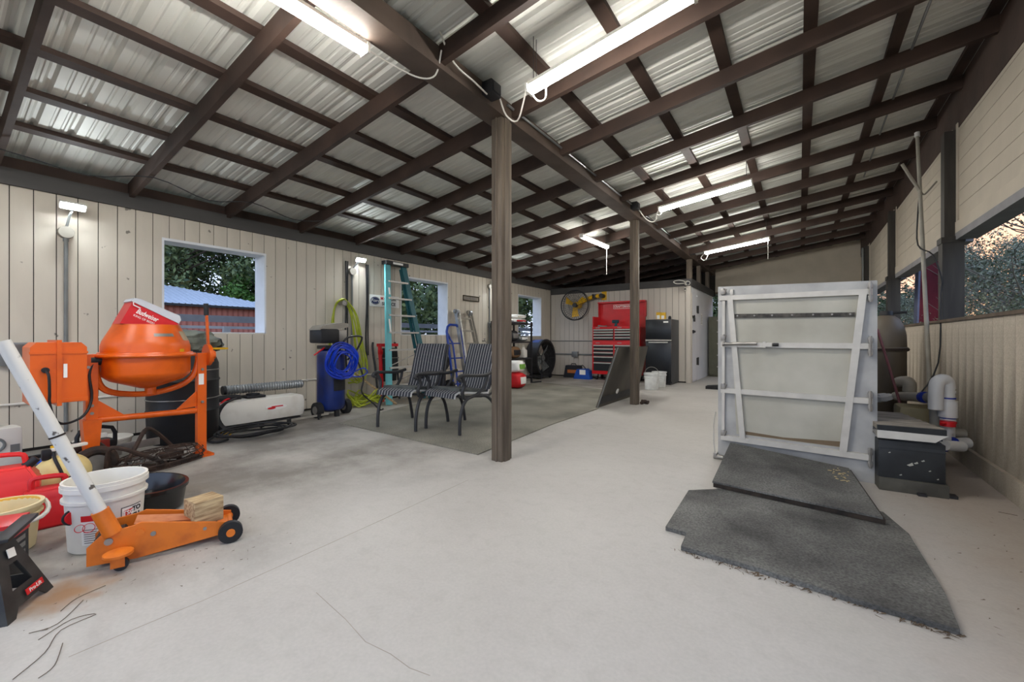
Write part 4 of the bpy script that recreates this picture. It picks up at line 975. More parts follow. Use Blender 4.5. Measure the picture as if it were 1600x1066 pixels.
# drain pan
t = thing('drain_pan', 'black oval oil drain pan on the floor behind the jack', 'pan', (-3.46, .85, 0), math.atan2(.3, 1.2))
MO = Matrix.Diagonal((1.3, .98, 1, 1))
B().lathe([(0, .006), (.185, 0), (.195, .01), (.212, .130), (.222, .135), (.222, .155), (.205, .157), (.185, .115), (.165, .05), (.0, .04)], 40, MO).done('pan', M('gloss_black', (22, 22, 24), .22, var=.1, spec=.6), t)
B().lathe([(0, .056), (.164, .056)], 30, MO).done('used_oil', M('oil', (14, 13, 12), .08, spec=.8), t)

# rusty wire fan cage / cart frame
t = thing('rusty_frame_cart', 'rusty tube frame with a wire basket lying below the mixer', 'frame', (-4.45, 1.22, 0), math.atan2(.46, -.16))
b_ = B()
for z, k_ in ((.02, 1.0), (.06, 1.04), (.10, 1.0), (.13, .86)): b_.ring((0, 0, z), .34*k_, .005, 'z', 30, 5, (1, .5))
for i in range(22):
    a = 2*PI*i/22; c_, s_ = math.cos(a), math.sin(a)*.5
    b_.tube([(.06*c_, .06*s_, .14), (.29*c_, .29*s_, .13), (.345*c_, .345*s_, .07), (.33*c_, .33*s_, .015)], .0035, 4)
b_.done('wire_basket', RUST, t)
B().box((-.02, 0, .02), (.60, .20, .03), None, .006).done('base_tray', RUST, t)
b_ = B()
for i in range(60):
    x, y = rr.uniform(-.26, .16), rr.uniform(-.10, .10); a = rr.uniform(0, PI); l_ = rr.uniform(.05, .14)
    b_.bar((x, y, .04+.05*rr.random()), (x+l_*math.cos(a), y+l_*math.sin(a)*.6, .05+.06*rr.random()), .008, .006)
sc_ = b_.done('scrap_bits', STEEL, t); sc_['kind'] = 'stuff'
B().box((.07, 0, .08), (.16, .13, .07), (0, 0, .2), .02).done('motor', RUST, t)
B().tube([(-.05, -.13, .05), (-.22, -.10, .17), (-.33, -.06, .24), (-.37, .0, .23), (-.36, .05, .03)], .016, 7, sub=3).done('bent_tube', RUST, t)
B().tube([(-.27, .02, .04), (-.14, .06, .22), (-.06, .10, .31), (.0, .12, .31), (.08, .13, .24), (.20, .14, .10)], .016, 7, sub=3).done('bent_tube', RUST, t)
t = thing('white_tub', 'shallow white tub with a lid against the siding behind rusty frame', 'tub', (-5.55, 1.08, 0)); t.scale = (.8, .8, .9)
B().lathe([(0, 0), (.22, 0), (.24, .02), (.255, .11), (.268, .115), (.268, .135), (.0, .15)], 34).done('tub', WPL, t); B().box((.0, -.02, .165), (.07, .10, .05), None, .015).done('lid_knob', WPL, t)
# galvanised half basin on wall
t = thing('hung_basin', 'galvanised half-round basin hung on the siding at left edge', 'basin', (XL, .56, .90))
B().lathe([(0, -.06), (.09, -.05), (.14, .03), (.155, .13), (.165, .13), (.15, .02), (.10, -.07), (0, -.075)], 14, None, -PI/2, PI/2).done('bowl', GALV, t); B().box((.012, 0, .12), (.012, .34, .05)).done('back_strip', GALV, t)

# ================================================================== CARPET AND CHAIRS
cpt = [(-4.834, 3.127), (-2.46, 3.005), (-2.56, 4.6), (-2.55, 6.0), (-2.95, 8.1), (-3.53, 8.38), (-5.29, 8.94), (-5.35, 6.5), (-5.2, 4.6)]
tag(B().prism(cpt, 'z', .001, .011).done('carpet_sheet', CARP, None), 'large grey-green carpet sheet laid on the floor under the chairs', 'carpet')
def make_chair(label):
    t = thing('patio_chair', label, 'chair', (0, 0, 0), 0, 'striped patio chairs')
    for s_ in (-1, 1):
        x = .285*s_
        B().tube([(x, -.31, .012), (x, -.305, .16), (x, -.27, .30), (x*.97, -.20, .385), (x*.95, -.08, .415)], .019, 8, sub=4).done('front_leg', CHF, t)
        B().tube([(x*.95, -.08, .415), (x*.95, .12, .40), (x*.97, .25, .30), (x, .31, .14), (x, .335, .012)], .019, 8, sub=4).done('rear_leg', CHF, t)
        a_ = B().tube([(x*1.10, -.33, .615), (x*1.10, -.36, .635), (x*1.10, -.30, .665), (x*1.10, -.12, .655), (x*1.08, .06, .645), (x*1.02, .20, .67)], .020, 8, sub=4).done('armrest', CHF, t)
        B().tube([(x*1.08, -.30, .65), (x*1.06, -.25, .56), (x*1.0, -.27, .47), (x*.96, -.23, .405)], .021, 8, sub=4).done('front_support', CHF, a_)
        B().tube([(x*1.04, .14, .655), (x*1.03, .11, .56), (x*1.0, .0, .45), (x*.97, -.10, .415), (x*.95, -.22, .40)], .018, 8, sub=4).done('rear_support', CHF, a_)
    B().tube([(-.26, -.29, .43), (-.26, .20, .40), (-.255, .28, .55), (-.245, .40, .99)], .014, 7, sub=3).tube([(.26, -.29, .43), (.26, .20, .40), (.255, .28, .55), (.245, .40, .99)], .014, 7, sub=3).cyl((-.26, .2, .40), (.26, .2, .40), .013).cyl((-.26, -.29, .43), (.26, -.29, .43), .013).done('sling_frame', CHF, t)
    def sling(pts, w0, w1, th):
        b_ = B(); k = len(pts); rows = []
        for i, (y, z) in enumerate(pts):
            w_ = w0+(w1-w0)*i/(k-1); a = pts[max(0, i-1)]; c = pts[min(k-1, i+1)]; l_ = math.hypot(c[0]-a[0], c[1]-a[1]); ny, nz = -(c[1]-a[1])/l_, (c[0]-a[0])/l_
            rows.append([b_.bm.verts.new((x, y+ny*o_, z+nz*o_)) for x, o_ in ((-w_, 0), (-w_*.5, -.008*0), (w_*.5, 0), (w_, 0), (w_, th), (w_*.5, th), (-w_*.5, th), (-w_, th))])
        for a, c in zip(rows, rows[1:]):
            for j in range(8): b_.bm.faces.new((a[j], a[(j+1) % 8], c[(j+1) % 8], c[j]))
        b_.bm.faces.new(rows[0][::-1]); b_.bm.faces.new(rows[-1]); return b_
    sl_ = sling([(-.345, .405), (-.335, .445), (-.29, .462), (-.15, .448), (.05, .425), (.20, .415)], .255, .25, .022).done('seat_sling', STRIPE, t)
    sling([(-.27, .482), (-.20, .477), (-.06, .466), (.10, .447), (.18, .440)], .235, .22, .03).done('seat_pad', SEAT, sl_)
    sling([(.195, .41), (.24, .50), (.285, .62), (.335, .80), (.375, .92), (.40, .985), (.405, 1.0)], .25, .245, .022).done('back_sling', STRIPE, t)
    return t
c1 = make_chair('striped sling patio chair, farther one beside the green hose heap')
c1.location = (-3.94, 3.56, .011); c1.rotation_euler = (0, 0, math.atan2(.086, .55))
c2 = dup(c1, (-3.33, 3.77, .011), math.atan2(-.057, .596)+.02, 'striped sling patio chair, nearer one partly behind the timber post')

# ================================================================== BACK AREA
t = thing('shelf_unit', 'black shelf unit loaded with bags beside the third window', 'shelf', (-5.68, 8.24, 0))
for x in (-.26, .26):
    for y in (-.46, .46): B().mm((x-.018, y-.018, 0), (x+.018, y+.018, 1.50)).done('upright', BLKM, t)
for z in (.18, .62, 1.02, 1.46): B().mm((-.28, -.48, z-.035), (.28, .48, z)).done('shelf', BLKM, t)
b_ = B().bar((.26, .44, .0), (.42, .66, .02), .05, .05).done('strut_foot', BLKM, t)
def sack(label, loc, sc, mats, rz=0, grp=None):
    t = thing('goods_bag', label, 'bag', loc, rz, grp)
    b_ = B(); bmesh.ops.create_icosphere(b_.bm, subdivisions=3, radius=1)
    for v in b_.bm.verts:
        c_ = v.co; f_ = lambda q_: math.copysign(abs(q_)**.6, q_); d_ = 1+.12*NZ.noise(c_*2.2+Vector(loc))
        v.co = Vector((f_(c_.x)*sc[0]*d_, f_(c_.y)*sc[1]*d_, sc[2]+f_(c_.z)*sc[2]))
    b_.done('sack', mats[0], t)
    if len(mats) > 1: B().box((sc[0]*.85, 0, sc[2]), (sc[0]*.35, sc[1]*1.2, sc[2]*.9), None, sc[0]*.1).done('printed_patch', mats[1], t)
    return t
sack('white and red bag lying on the top shelf of black unit', (-5.66, 8.33, 1.462), (.2, .32, .05), (PRINT_W, PRINT_R))
sack('white bag topmost on the black shelf unit', (-5.66, 8.38, 1.57), (.18, .28, .05), (PRINT_W, WPL))
sack('dark bag on the upper middle shelf of black unit', (-5.62, 8.05, 1.022), (.18, .17, .13), (BLKM, PRINT_G))
sack('grey and white bag on upper middle shelf, right end', (-5.60, 8.45, 1.022), (.16, .2, .07), (GREYP, PRINT_W))
sack('brown sack on the lower middle shelf of black unit', (-5.62, 8.12, .622), (.18, .22, .14), (M('kraft', (128, 96, 66), .8), BLKM))
t = thing('white_bottle', 'white jug with a handle on the lower middle shelf', 'jug', (-5.52, 8.50, .622))
B().box((0, 0, .10), (.13, .16, .2), None, .03).cyl((0, 0, .2), (0, 0, .26), .05, .025, 14).done('body', WPL, t); B().ring((.0, .0, .27), .035, .01, 'x', 14, 5).done('handle', WPL, t)
sack('red and white feed bag on the floor before the shelf', (-5.10, 7.55, .012), (.2, .18, .17), (PRINT_R, PRINT_W))
sack('green and white feed bag stacked on the red one', (-5.12, 7.56, .35), (.19, .18, .13), (PRINT_W, M('leaf_green', (120, 170, 70), .6)))
# drum fan
t = thing('drum_fan', 'large black drum fan standing on the floor in the far corner', 'fan', (-5.85, 9.86, 0))
mt = Matrix.Translation((0, 0, .56)) @ Matrix.Rotation(PI/2, 4, 'Y')
B().lathe([(.49, -.18), (.50, -.18), (.50, .16), (.515, .16), (.515, .19), (.47, .19), (.47, -.16)], 44, mt).done('drum', BLKM, t)
B().lathe([(.501, -.12), (.503, -.12), (.503, .10), (.501, .10)], 20, mt, PI*.80, PI*1.18).done('blue_wrap', BLUE, t)
for k_ in range(4):
    a = k_*PI/2+.5
    B().hexa([(-.04, .06*math.cos(a), .56+.06*math.sin(a)), (.05, .06*math.cos(a+.5), .56+.06*math.sin(a+.5)), (.07, .43*math.cos(a+.42), .56+.43*math.sin(a+.42)), (-.04, .43*math.cos(a-.05), .56+.43*math.sin(a-.05))],
             [(-.03, .06*math.cos(a), .56+.06*math.sin(a)), (.06, .06*math.cos(a+.5), .56+.06*math.sin(a+.5)), (.08, .43*math.cos(a+.42), .56+.43*math.sin(a+.42)), (-.03, .43*math.cos(a-.05), .56+.43*math.sin(a-.05))]).done('blade', GREYP, t)
B().cyl((-.08, 0, .56), (.10, 0, .56), .08, None, 18).done('hub', GREYP, t)
b_ = B()
for r_ in (.12, .24, .36, .46): b_.ring((.185, 0, .56), r_, .004, 'x', 30, 4)
for k_ in range(14):
    a = PI*2*k_/14; b_.cyl((.185, .08*math.cos(a), .56+.08*math.sin(a)), (.185, .48*math.cos(a), .56+.48*math.sin(a)), .003, None, 4)
b_.done('guard', BLKM, t)
for y in (-.26, .26): B().mm((-.18, y-.03, .03), (.20, y+.03, .12)).cyl((.15, y-.02, .035), (.15, y+.02, .035), .035, None, 12).cyl((-.14, y-.02, .035), (-.14, y+.02, .035), .035, None, 12).done('skid', BLKM, t)
# wall fan
FY = 10.36
fc = aY(897.5, 477, FY)
t = thing('mounted_fan', 'yellow-bladed fan in a black wire guard on the storeroom wall', 'fan', fc)
R_ = .405
b_ = B().ring((0, 0, 0), R_, .016, 'y', 44, 7).ring((0, .12, 0), R_*.99, .008, 'y', 40, 5)
b_.done('rim', BLKM, t)
b_ = B()
for k_ in range(36):
    a = 2*PI*k_/36; c_, s_ = math.cos(a), math.sin(a)
    b_.tube([(.07*c_, -.06, .07*s_), (.25*c_, -.055, .25*s_), (R_*c_, 0, R_*s_)], .003, 4)
    b_.tube([(R_*c_, .0, R_*s_), (R_*.9*c_, .14, R_*.9*s_), (.10*c_, .17, .10*s_)], .003, 4)
for r_ in (.15, .27): b_.ring((0, -.058+.01*r_, 0), r_, .003, 'y', 30, 4)
gd = b_.done('guard', BLKM, t)
for k_ in range(3):
    a = -PI/2+k_*2*PI/3
    def bl_(r_, w_, o_, y_): return (r_*math.cos(a)-o_*math.sin(a), y_, r_*math.sin(a)+o_*math.cos(a))
    B().hexa([bl_(.06, 0, -.04, .0), bl_(.06, 0, .04, .06), bl_(.30, 0, .10, .08), bl_(.33, 0, -.08, .0)], [bl_(.06, 0, -.04, .008), bl_(.06, 0, .04, .068), bl_(.30, 0, .10, .088), bl_(.33, 0, -.08, .008)]).done('blade', YEL, t)
B().cyl((0, -.02, 0), (0, .10, 0), .06, None, 16).done('hub', BLKM, t)
B().cyl((0, .10, 0), (0, .30, 0), .10, .09, 18).done('motor', YEL, t)
B().tube([(0, .24, .02), (.2, .32, .16), (.44, .34, .24), (.66, .36, .25)], .055, 10, sub=3).done('arm', YEL, t)
B().cyl((.44, .34, .18), (.44, .34, .30), .07, None, 14).cyl((.64, .30, .25), (.64, .49, .25), .06, None, 14).done('swivel', BLKM, t)
B().box((.66, .49, .27), (.14, .02, .26), None, .008).done('wall_plate', YEL, t)
# tool bags
t = thing('black_tool_case', 'black tool case with an orange stripe on floor by storeroom wall', 'case', (-5.22, 10.62, 0))
B().prism([(-.27, 0), (.27, 0), (.20, .34), (-.20, .34)], 'y', -.10, .12).done('shell', M('case_black', (40, 42, 48), .6), t)
B().mm((-.14, -.106, .13), (.16, -.098, .22)).done('orange_panel', M('amber_panel', (188, 110, 56), .6), t)
B().tube([(-.08, 0, .34), (-.06, 0, .385), (.06, 0, .385), (.08, 0, .34)], .012, 6).done('handle', BLACK, t)
t = thing('blue_tool_bag', 'blue bag with a white tag beside the red tool chest', 'bag', (-4.82, 10.38, 0))
B().prism([(-.24, 0), (.24, 0), (.20, .22), (.10, .28), (-.14, .26)], 'y', -.11, .11).done('bag', M('bag_blue', (30, 80, 170), .7), t)
B().mm((-.05, -.118, .12), (.12, -.108, .25)).done('white_tag', PRINT_W, t); B().tube([(-.1, 0, .26), (-.02, 0, .37), (.08, 0, .27)], .012, 6, sub=3).done('handle', BLACK, t)

# red tool chest in two sections, lid open
cx0, cx1, cy = -4.52, -3.26, 10.30; cw = cx1-cx0
t = thing('tool_chest', 'tall red rolling tool chest with its lid open', 'tool chest', ((cx0+cx1)/2, cy, 0))
h = cw/2
def drawers(par, x0, x1, zs, hh):
    for z0, z1 in zs:
        d_ = B().mm((x0, -.012, z0), (x1, .02, z1)).done('drawer', M('drawer_black', (34, 36, 38), .45), par)
        B().mm((x0, -.035, z1-.032), (x1, -.012, z1-.004)).done('pull', ALUE, d_)
lowr = B().mm((-h, 0, .16), (h, .50, 1.02), .006).done('lower_cabinet', RED, t)
B().mm((-h-.004, -.006, .16), (h+.004, .506, .235)).done('kick_band', RED, lowr)
zz = [(.25, .47), (.48, .625), (.635, .735), (.745, .835), (.845, .925)]
drawers(t, -h+.045, -.05, zz, 0)
drawers(t, -.005, h-.05, zz, 0)
drawers(t, -h+.045, -.05, [(1.05, 1.125), (1.135, 1.20), (1.21, 1.27), (1.28, 1.335)], 0)
drawers(t, -.005, h-.05, [(1.05, 1.125), (1.135, 1.20), (1.21, 1.27), (1.28, 1.335)], 0)
upc = B().mm((-h, .02, 1.02), (h, .50, 1.36)).mm((-h, .02, 1.36), (-h+.03, .50, 1.67)).mm((h-.03, .02, 1.36), (h, .50, 1.67)).mm((-h, .47, 1.36), (h, .50, 1.67)).done('upper_cabinet', RED, t)
B().mm((-h+.002, -.0, 1.345), (h-.002, .03, 1.40)).done('front_lip', RED, upc)
for x in (-h+.10, .06): B().mm((x, -.004, 1.362), (x+.11, .0, 1.384)).mm((x, -.004, .965), (x+.11, .0, .985)).done('badge', STEEL, t)
ld = B().mm((-h+.0, .50, 1.66), (h+.02, .52, 2.06)).mm((-h, .36, 2.04), (h+.02, .52, 2.075)).mm((-h, .40, 1.66), (-h+.015, .52, 2.06)).mm((h, .40, 1.66), (h+.02, .52, 2.06)).done('lid', RED, t)
B().mm((-.235, .494, 1.885), (.245, .499, 1.995)).done('logo_frame', PRINT_W, t); B().mm((-.225, .492, 1.895), (.235, .4965, 1.985)).done('logo_field', PRINT_R, t)
text('CRAFTSMAN', .078, PRINT_W, t, (.005, .4905, 1.94), FACING_CAMSIDE, bold=.002, sx=.98)
for x in (-h+.10, h-.10):
    for y in (.08, .42):
        cs = B().mm((x-.03, y-.04, .11), (x+.03, y+.04, .165)).done('caster_fork', STEEL, t); B().cyl((x-.018, y, .06), (x+.018, y, .06), .06, None, 18).done('caster_wheel', BLACK, cs)
B().tube([(-h-.0, .1, .92), (-h-.06, .1, .92), (-h-.06, .4, .92), (-h, .4, .92)], .012, 7).done('side_handle', STEEL, t)
def tool(label, name, x, fn, mt):
    t = thing(name, label, 'tool', ((cx0+cx1)/2+x, cy+.16, 1.362)); fn(B()).done('body', mt, t); return t
tool('teal cordless drill in the open top of the red chest', 'cordless_drill', -.04, lambda b: b.cyl((-.09, 0, .17), (.07, 0, .17), .045, None, 14).box((.0, 0, .09), (.06, .05, .12), (0, .2, 0), .012).box((.02, 0, .03), (.11, .09, .06), None, .01), M('drill_teal', (34, 74, 82), .5))
tool('grey hand tool lying at left end of the chest top', 'angle_tool', -.42, lambda b: b.box((0, 0, .04), (.22, .08, .07), (0, .15, .1), .02).cyl((.1, 0, .03), (.13, 0, .05), .04), GREYP)
tool('dark socket box lying beside the cordless drill', 'socket_box', -.20, lambda b: b.box((0, 0, .03), (.12, .12, .05), None, .01), BLKM)
tool('yellow tape tool at the right end of the chest top', 'tape_tool', .52, lambda b: b.box((0, 0, .05), (.09, .06, .09), None, .02).cyl((0, -.032, .05), (0, -.04, .05), .03), YEL)

# fridge
t = thing('fridge', 'black top-freezer fridge beside the storeroom corner', 'fridge', (-3.055, 10.10, 0))
B().mm((0, .06, .03), (.60, .74, 1.545), .008).done('cabinet', FRIS, t)
fd = B().mm((0, 0, .07), (.60, .062, 1.02), .018).done('door', FRID, t); B().mm((.08, -.03, .985), (.52, -.008, 1.012)).done('handle', ALUE, fd)
fz = B().mm((0, 0, 1.035), (.60, .062, 1.545), .018).done('freezer_door', FRID, t); B().mm((.0, -.012, 1.036), (.60, .0, 1.062)).done('handle_lip', ALUE, fz)
B().mm((.42, -.003, 1.46), (.53, .0, 1.495)).done('badge', PRINT_W, fz); B().mm((.02, .02, .0), (.58, .7, .05)).done('kick_plate', BLKM, t)
t = thing('yellow_carton', 'yellow and white carton standing on top of the black fridge', 'carton', (-2.76, 10.36, 1.545)); t.scale = (.72, .8, .9)
B().mm((-.14, -.06, 0), (.0, .06, .20)).mm((.005, -.06, 0), (.15, .06, .19)).done('box', YEL, t); B().mm((-.12, -.063, .02), (-.02, -.059, .12)).mm((.03, -.063, .02), (.12, -.059, .11)).done('pale_panel', PRINT_W, t)
t = thing('small_black_jar', 'small black jar on the fridge right of yellow carton', 'jar', (-2.54, 10.3, 1.545)); B().cyl((0, 0, 0), (0, 0, .06), .035, None, 14).cyl((0, 0, .06), (0, 0, .08), .025, None, 12).done('jar', BLACK, t)

# leaning dark board
def bp_(y, f_): return (-.0+.28*f_, y, .96*f_)
t = thing('leaning_board', 'large dark brown board leaning against the second timber post', 'board', (-2.615, 6.08, 0))
tb = .022
lo_ = [(0, 0, 0), (tb, .0, .0), (tb, 1.72, 0), (0, 1.72, 0)]
B().hexa([(0, .0, .0), (tb, .0, 0), (tb, 1.95, 0), (0, 1.95, 0)], [(.26, .20, .945), (.26+tb, .20, .945), (.26+tb, 1.80, .945), (.26, 1.80, .945)]).done('sheet', PANB, t)
B().hexa([(tb, .06, .03), (tb+.006, .06, .03), (tb+.006, 1.9, .03), (tb, 1.9, .03)], [(.055+tb, .10, .17), (.061+tb, .10, .17), (.061+tb, 1.9, .17), (.055+tb, 1.9, .17)]).done('lower_band', DKBOX, t)
B().hexa([(tb, .0, .0), (tb+.010, .0, 0), (tb+.010, .03, 0), (tb, .03, 0)], [(.26+tb, .20, .945), (.27+tb, .20, .945), (.27+tb, .23, .945), (.26+tb, .23, .945)]).done('edge_strip', GREYP, t)
B().cyl((.080, .72, .20), (.092, .72, .196), .045, None, 18).done('round_emblem', PRINT_W, t)
# two buckets by the fridge
bk1 = bucket('pale_bucket', 'pale grey bucket with raised handle, nearer of two by fridge', (-2.60, 9.02, 0), .135, .15, .34, M('pale_grey', (228, 229, 226), .5, rgb2=(196, 196, 190), scale=6), None, 0, 1)
B().tube([(.15*math.cos(a), .02, .33+.15*math.sin(a)) for a in [PI*i/12 for i in range(13)]], .006, 6).done('wire_handle', STEEL, bk1)
bk2 = bucket('pale_bucket', 'pale grey bucket standing just behind the nearer bucket by fridge', (-2.60, 9.62, 0), .135, .15, .345, MATS['pale_grey'], None, 0, 0)
t = thing('stone_rubble', 'small dark clump of debris at the foot of second post', 'debris', (-2.13, 6.95, 0))
b_ = B()
for i in range(9): b_.box((rr.uniform(-.04, .06), rr.uniform(-.08, .08), .025), (rr.uniform(.03, .07), rr.uniform(.03, .07), rr.uniform(.03, .06)), (rr.random(), rr.random(), rr.random()), .008)
b_.done('lumps', RUST, t)
# filing cabinet and rubber block
t = thing('filing_cabinet', 'tall olive filing cabinet past the storeroom door', 'cabinet', (-2.16, 13.1, 0))
B().mm((0, .02, .03), (.62, .62, 1.72), .006).mm((.02, .04, 0), (.6, .6, .03)).done('carcass', OLIVE, t)
for i in range(5):
    dd_ = B().mm((.015, 0, .06+.33*i), (.605, .02, .375+.33*i)).done('drawer', OLIVE, t); B().mm((.22, -.014, .27+.33*i), (.38, 0, .30+.33*i)).done('pull', STEEL, dd_)
t = thing('rubber_wedge', 'dark rubber wedge on the floor left of the tall steel gate', 'wedge', (-1.52, 9.9, 0))
B().prism([(-.15, 0), (.22, 0), (.22, .10), (-.15, .06)], 'y', -.12, .12).done('wedge', RUB, t)

# ================================================================== STEEL TANK WITH HINGED GATE (right)
p0 = Vector((-.607, 4.169, 0)); ga = math.atan2(-.08, 1.084)
t = thing('steel_tank', 'large aluminium treadmill tank with a braced end gate', 'tank', p0, ga)
GW = 1.087
B().prism([(0, .0), (GW, 0), (GW, 1.515), (0, 1.552)], 'y', 0, .03).done('gate_sheet', ALU, t)
B().prism([(.15, .24), (.895, .24), (1.0, 1.415), (.10, 1.425)], 'y', -.004, .002).done('gate_window', ALUP, t)
def rail(a, b_, w_, name='gate_rail', y=-.035):
    return B().bar((a[0], y/2, a[1]), (b_[0], y/2, b_[1]), abs(y), w_, (0, 0, 1)).done(name, ALUE, t)
rail((.02, 1.445), (1.06, 1.432), .042)
rail((.03, 1.028), (1.06, 1.026), .042)
rail((.03, .620), (1.06, .617), .042)
rail((.03, .200), (1.06, .196), .045)
rail((.105, 1.43), (.203, .21), .042, 'gate_brace', -.04)
rail((1.004, 1.42), (.886, .21), .046, 'gate_brace', -.04)
rail((.052, 1.42), (.048, .20), .022, 'latch_post', -.03)
bs = B().prism([(.135, 1.30), (.958, 1.282), (.958, 1.250), (.135, 1.264)], 'y', -.016, -.004).done('black_strip', M('tar_strip', (44, 42, 40), .7, rgb2=(84, 80, 74), scale=30), t)
b_ = B()
for x in (.16, .29, .42, .56, .70, .82, .93): b_.cyl((x, -.016, 1.284-.018*(x-.13)), (x, -.020, 1.284-.018*(x-.13)), .007, None, 8)
b_.done('rivet', STEEL, bs)
b_ = B(); rr = random.Random(9)
b_.prism([(.17, .245), (.88, .243), (.87, .285), (.5, .262), (.2, .275)], 'y', -.0045, -.003).done('mud_line', M('mud', (112, 96, 76), .9), t)
B().cyl((.055, -.055, 1.036), (.315, -.055, 1.042), .014, None, 10).cyl((.05, -.055, 1.036), (.062, -.055, 1.036), .021, None, 12).done('bolt_rod', STEEL, t)
B().box((.40, -.05, 1.03), (.05, .03, .03)).box((.37, -.045, 1.03), (.02, .03, .05)).done('rod_guide', ALUE, t); B().cyl((.43, -.05, 1.032), (.47, -.05, 1.032), .014, None, 8).done('rod_tip', BLACK, t)
for z in (1.43, 1.027, .618, .197):
    b_ = B()
    for s_ in (-1, 1): b_.box((1.046, -.028, z+.045*s_), (.028, .045, .045), None, .008)
    b_.cyl((1.046, -.045, z-.075), (1.046, -.045, z+.075), .009, None, 8)
    b_.done('hinge', STEEL, t)
for z in (1.50, 1.09, .655, .24):
    B().box((.045, -.02, z), (.035, .035, .05), None, .006).tube([(.06, -.04, z-.02), (.075, -.045, z+.02), (.055, -.045, z+.028)], .007, 6).done('latch', STEEL, t)
B().box((.115, -.02, 1.49), (.03, .03, .05), None, .005).done('top_bracket', ALUE, t)
B().box((-.015, -.02, .03), (.03, .06, .05), None, .006).cyl((-.03, -.03, .02), (.05, -.03, .02), .02, None, 10).done('corner_roller', STEEL, t)
B().tube([(-.02, .0, .42), (-.04, .01, .3), (-.035, .0, .12), (-.02, -.01, .03)], .006, 5, sub=3).done('drain_wire', ALUE, t)
B().mm((.02, .03, 0), (.05, 2.2, 1.46)).done('side_wall', ALU, t); B().mm((.86, .03, 0), (.89, 2.2, 1.46)).done('side_wall', ALU, t)
B().mm((.05, .03, .05), (.86, 2.2, .16)).done('tank_bed', RUB, t); B().mm((.02, 2.2, 0), (.89, 2.23, 1.46)).done('end_wall', ALU, t)
# ramp of matted plywood against the gate
t = thing('mat_ramp', 'short ramp covered with black rubber leaning on the steel gate', 'ramp', (0, 0, 0))
a1, a2, a3, a4 = Vector((-.505, 3.255, .026)), Vector((.402, 3.145, .026)), Vector((.322, 4.055, .058)), Vector((-.50, 4.105, .128))
upv = Vector((0, 0, .03)); up2 = Vector((0, 0, .012))
B().hexa([a1, a2, a3, a4], [p+upv for p in (a1, a2, a3, a4)]).done('plywood', M('ply_edge', (62, 52, 44), .85, rgb2=(34, 30, 27), scale=14), t)
e_ = [a1+Vector((-.005, -.006, 0)), a2+Vector((-.012, -.006, 0)), a3+Vector((-.014, 0, 0)), a4]
B().hexa([p+upv for p in e_], [p+upv+up2 for p in e_]).done('rubber_top', MATR, t)
b_ = B(); rr = random.Random(2)
for i in range(26):
    f_, g_ = rr.uniform(.08, .42), rr.uniform(.02, .12)+rr.uniform(0, .06)
    p = (e_[1].lerp(e_[2], 1-f_)).lerp(e_[0].lerp(e_[3], 1-f_), g_)+upv+up2
    b_.box(p+Vector((0, 0, .002)), (rr.uniform(.006, .016), rr.uniform(.006, .014), .003), (0, 0, rr.random()*3))
cb = b_.done('pale_crumbs', M('crumbs', (196, 176, 130), .8), t); cb['kind'] = 'stuff'
for g_, sz in ((0.0, 1), ):
    pass
# lower rubber mat: two overlapping sheets cut at an angle
zt = .024
def gp(u, v): q_ = G(u, v, zt); return (q_.x, q_.y)
mp_ = [gp(1076, 766), gp(1040, 823), gp(1073, 832), gp(1064, 853), gp(1180, 886), gp(1330, 934), gp(1500, 984), gp(1476, 925), gp(1420, 834), gp(1380, 800), gp(1240, 772), gp(1122, 764)]
t = thing('floor_mat', 'big black rubber mat with angled ends lying on concrete before ramp', 'mat', (0, 0, 0))
B().prism(mp_, 'z', .002, zt).done('rubber_sheet', MATR, t)
ax, ay = gp(1064, 853); bx_, by_ = gp(1500, 984)
b_ = B(); rr = random.Random(4)
for i in range(170):
    f_ = rr.random(); x = ax+(bx_-ax)*f_+rr.gauss(0, .02); y = ay+(by_-ay)*f_-.012-abs(rr.gauss(0, .018))
    a = rr.uniform(0, 3); l_ = rr.uniform(.01, .035)
    b_.face([(x, y, .002), (x+l_*math.cos(a), y+l_*math.sin(a), .004), (x+l_*math.cos(a)-.006, y+l_*math.sin(a)+.005, .006)])
fz_ = b_.done('leaf_debris', M('debris_brown', (92, 78, 62), .9, var=.3), t, flat=True); fz_['kind'] = 'stuff'

# equipment box and decked step right of the gate
t = thing('equipment_box', 'dark scuffed equipment box on the floor right of steel gate', 'box', (.47, 3.955, 0), .06)
B().mm((0, .02, .075), (.35, .66, .355), .006).done('body', DKBOX, t)
B().mm((-.0, .0, 0.0), (.362, .68, .09), .004).done('base_tray', M('tray_grey', (86, 84, 76), .7, rgb2=(64, 62, 56), scale=6), t)
B().hexa([(0, .015, .30), (.35, .015, .30), (.35, .03, .30), (0, .03, .30)], [(0, .03, .355), (.33, .03, .37), (.33, .05, .37), (0, .05, .355)]).done('lid_lip', DKBOX, t)
b_ = B(); rr = random.Random(8)
for x, z, s_ in ((.17, .20, .018), (.235, .235, .010), (.20, .215, .012), (.06, .27, .007), (.12, .12, .008), (.31, .12, .006), (.27, .17, .007)):
    b_.prism([(x-s_, z-s_*.3), (x-s_*.2, z-s_*.7), (x+s_, z-s_*.2), (x+s_*.6, z+s_*.8), (x-.2*s_, z+s_*.2)], 'y', .0185, .0205)
b_.done('paint_chips', M('chip_grey', (168, 168, 158), .7), t)
B().mm((.20, -.03, .0), (.245, .02, .018)).mm((.36, .02, .0), (.41, .08, .02)).done('foot_tab', BLKM, t)
t = thing('deck_step', 'weathered grey boarded step with a white front edge, above the dark box', 'step', (.46, 3.935, 0), .06)
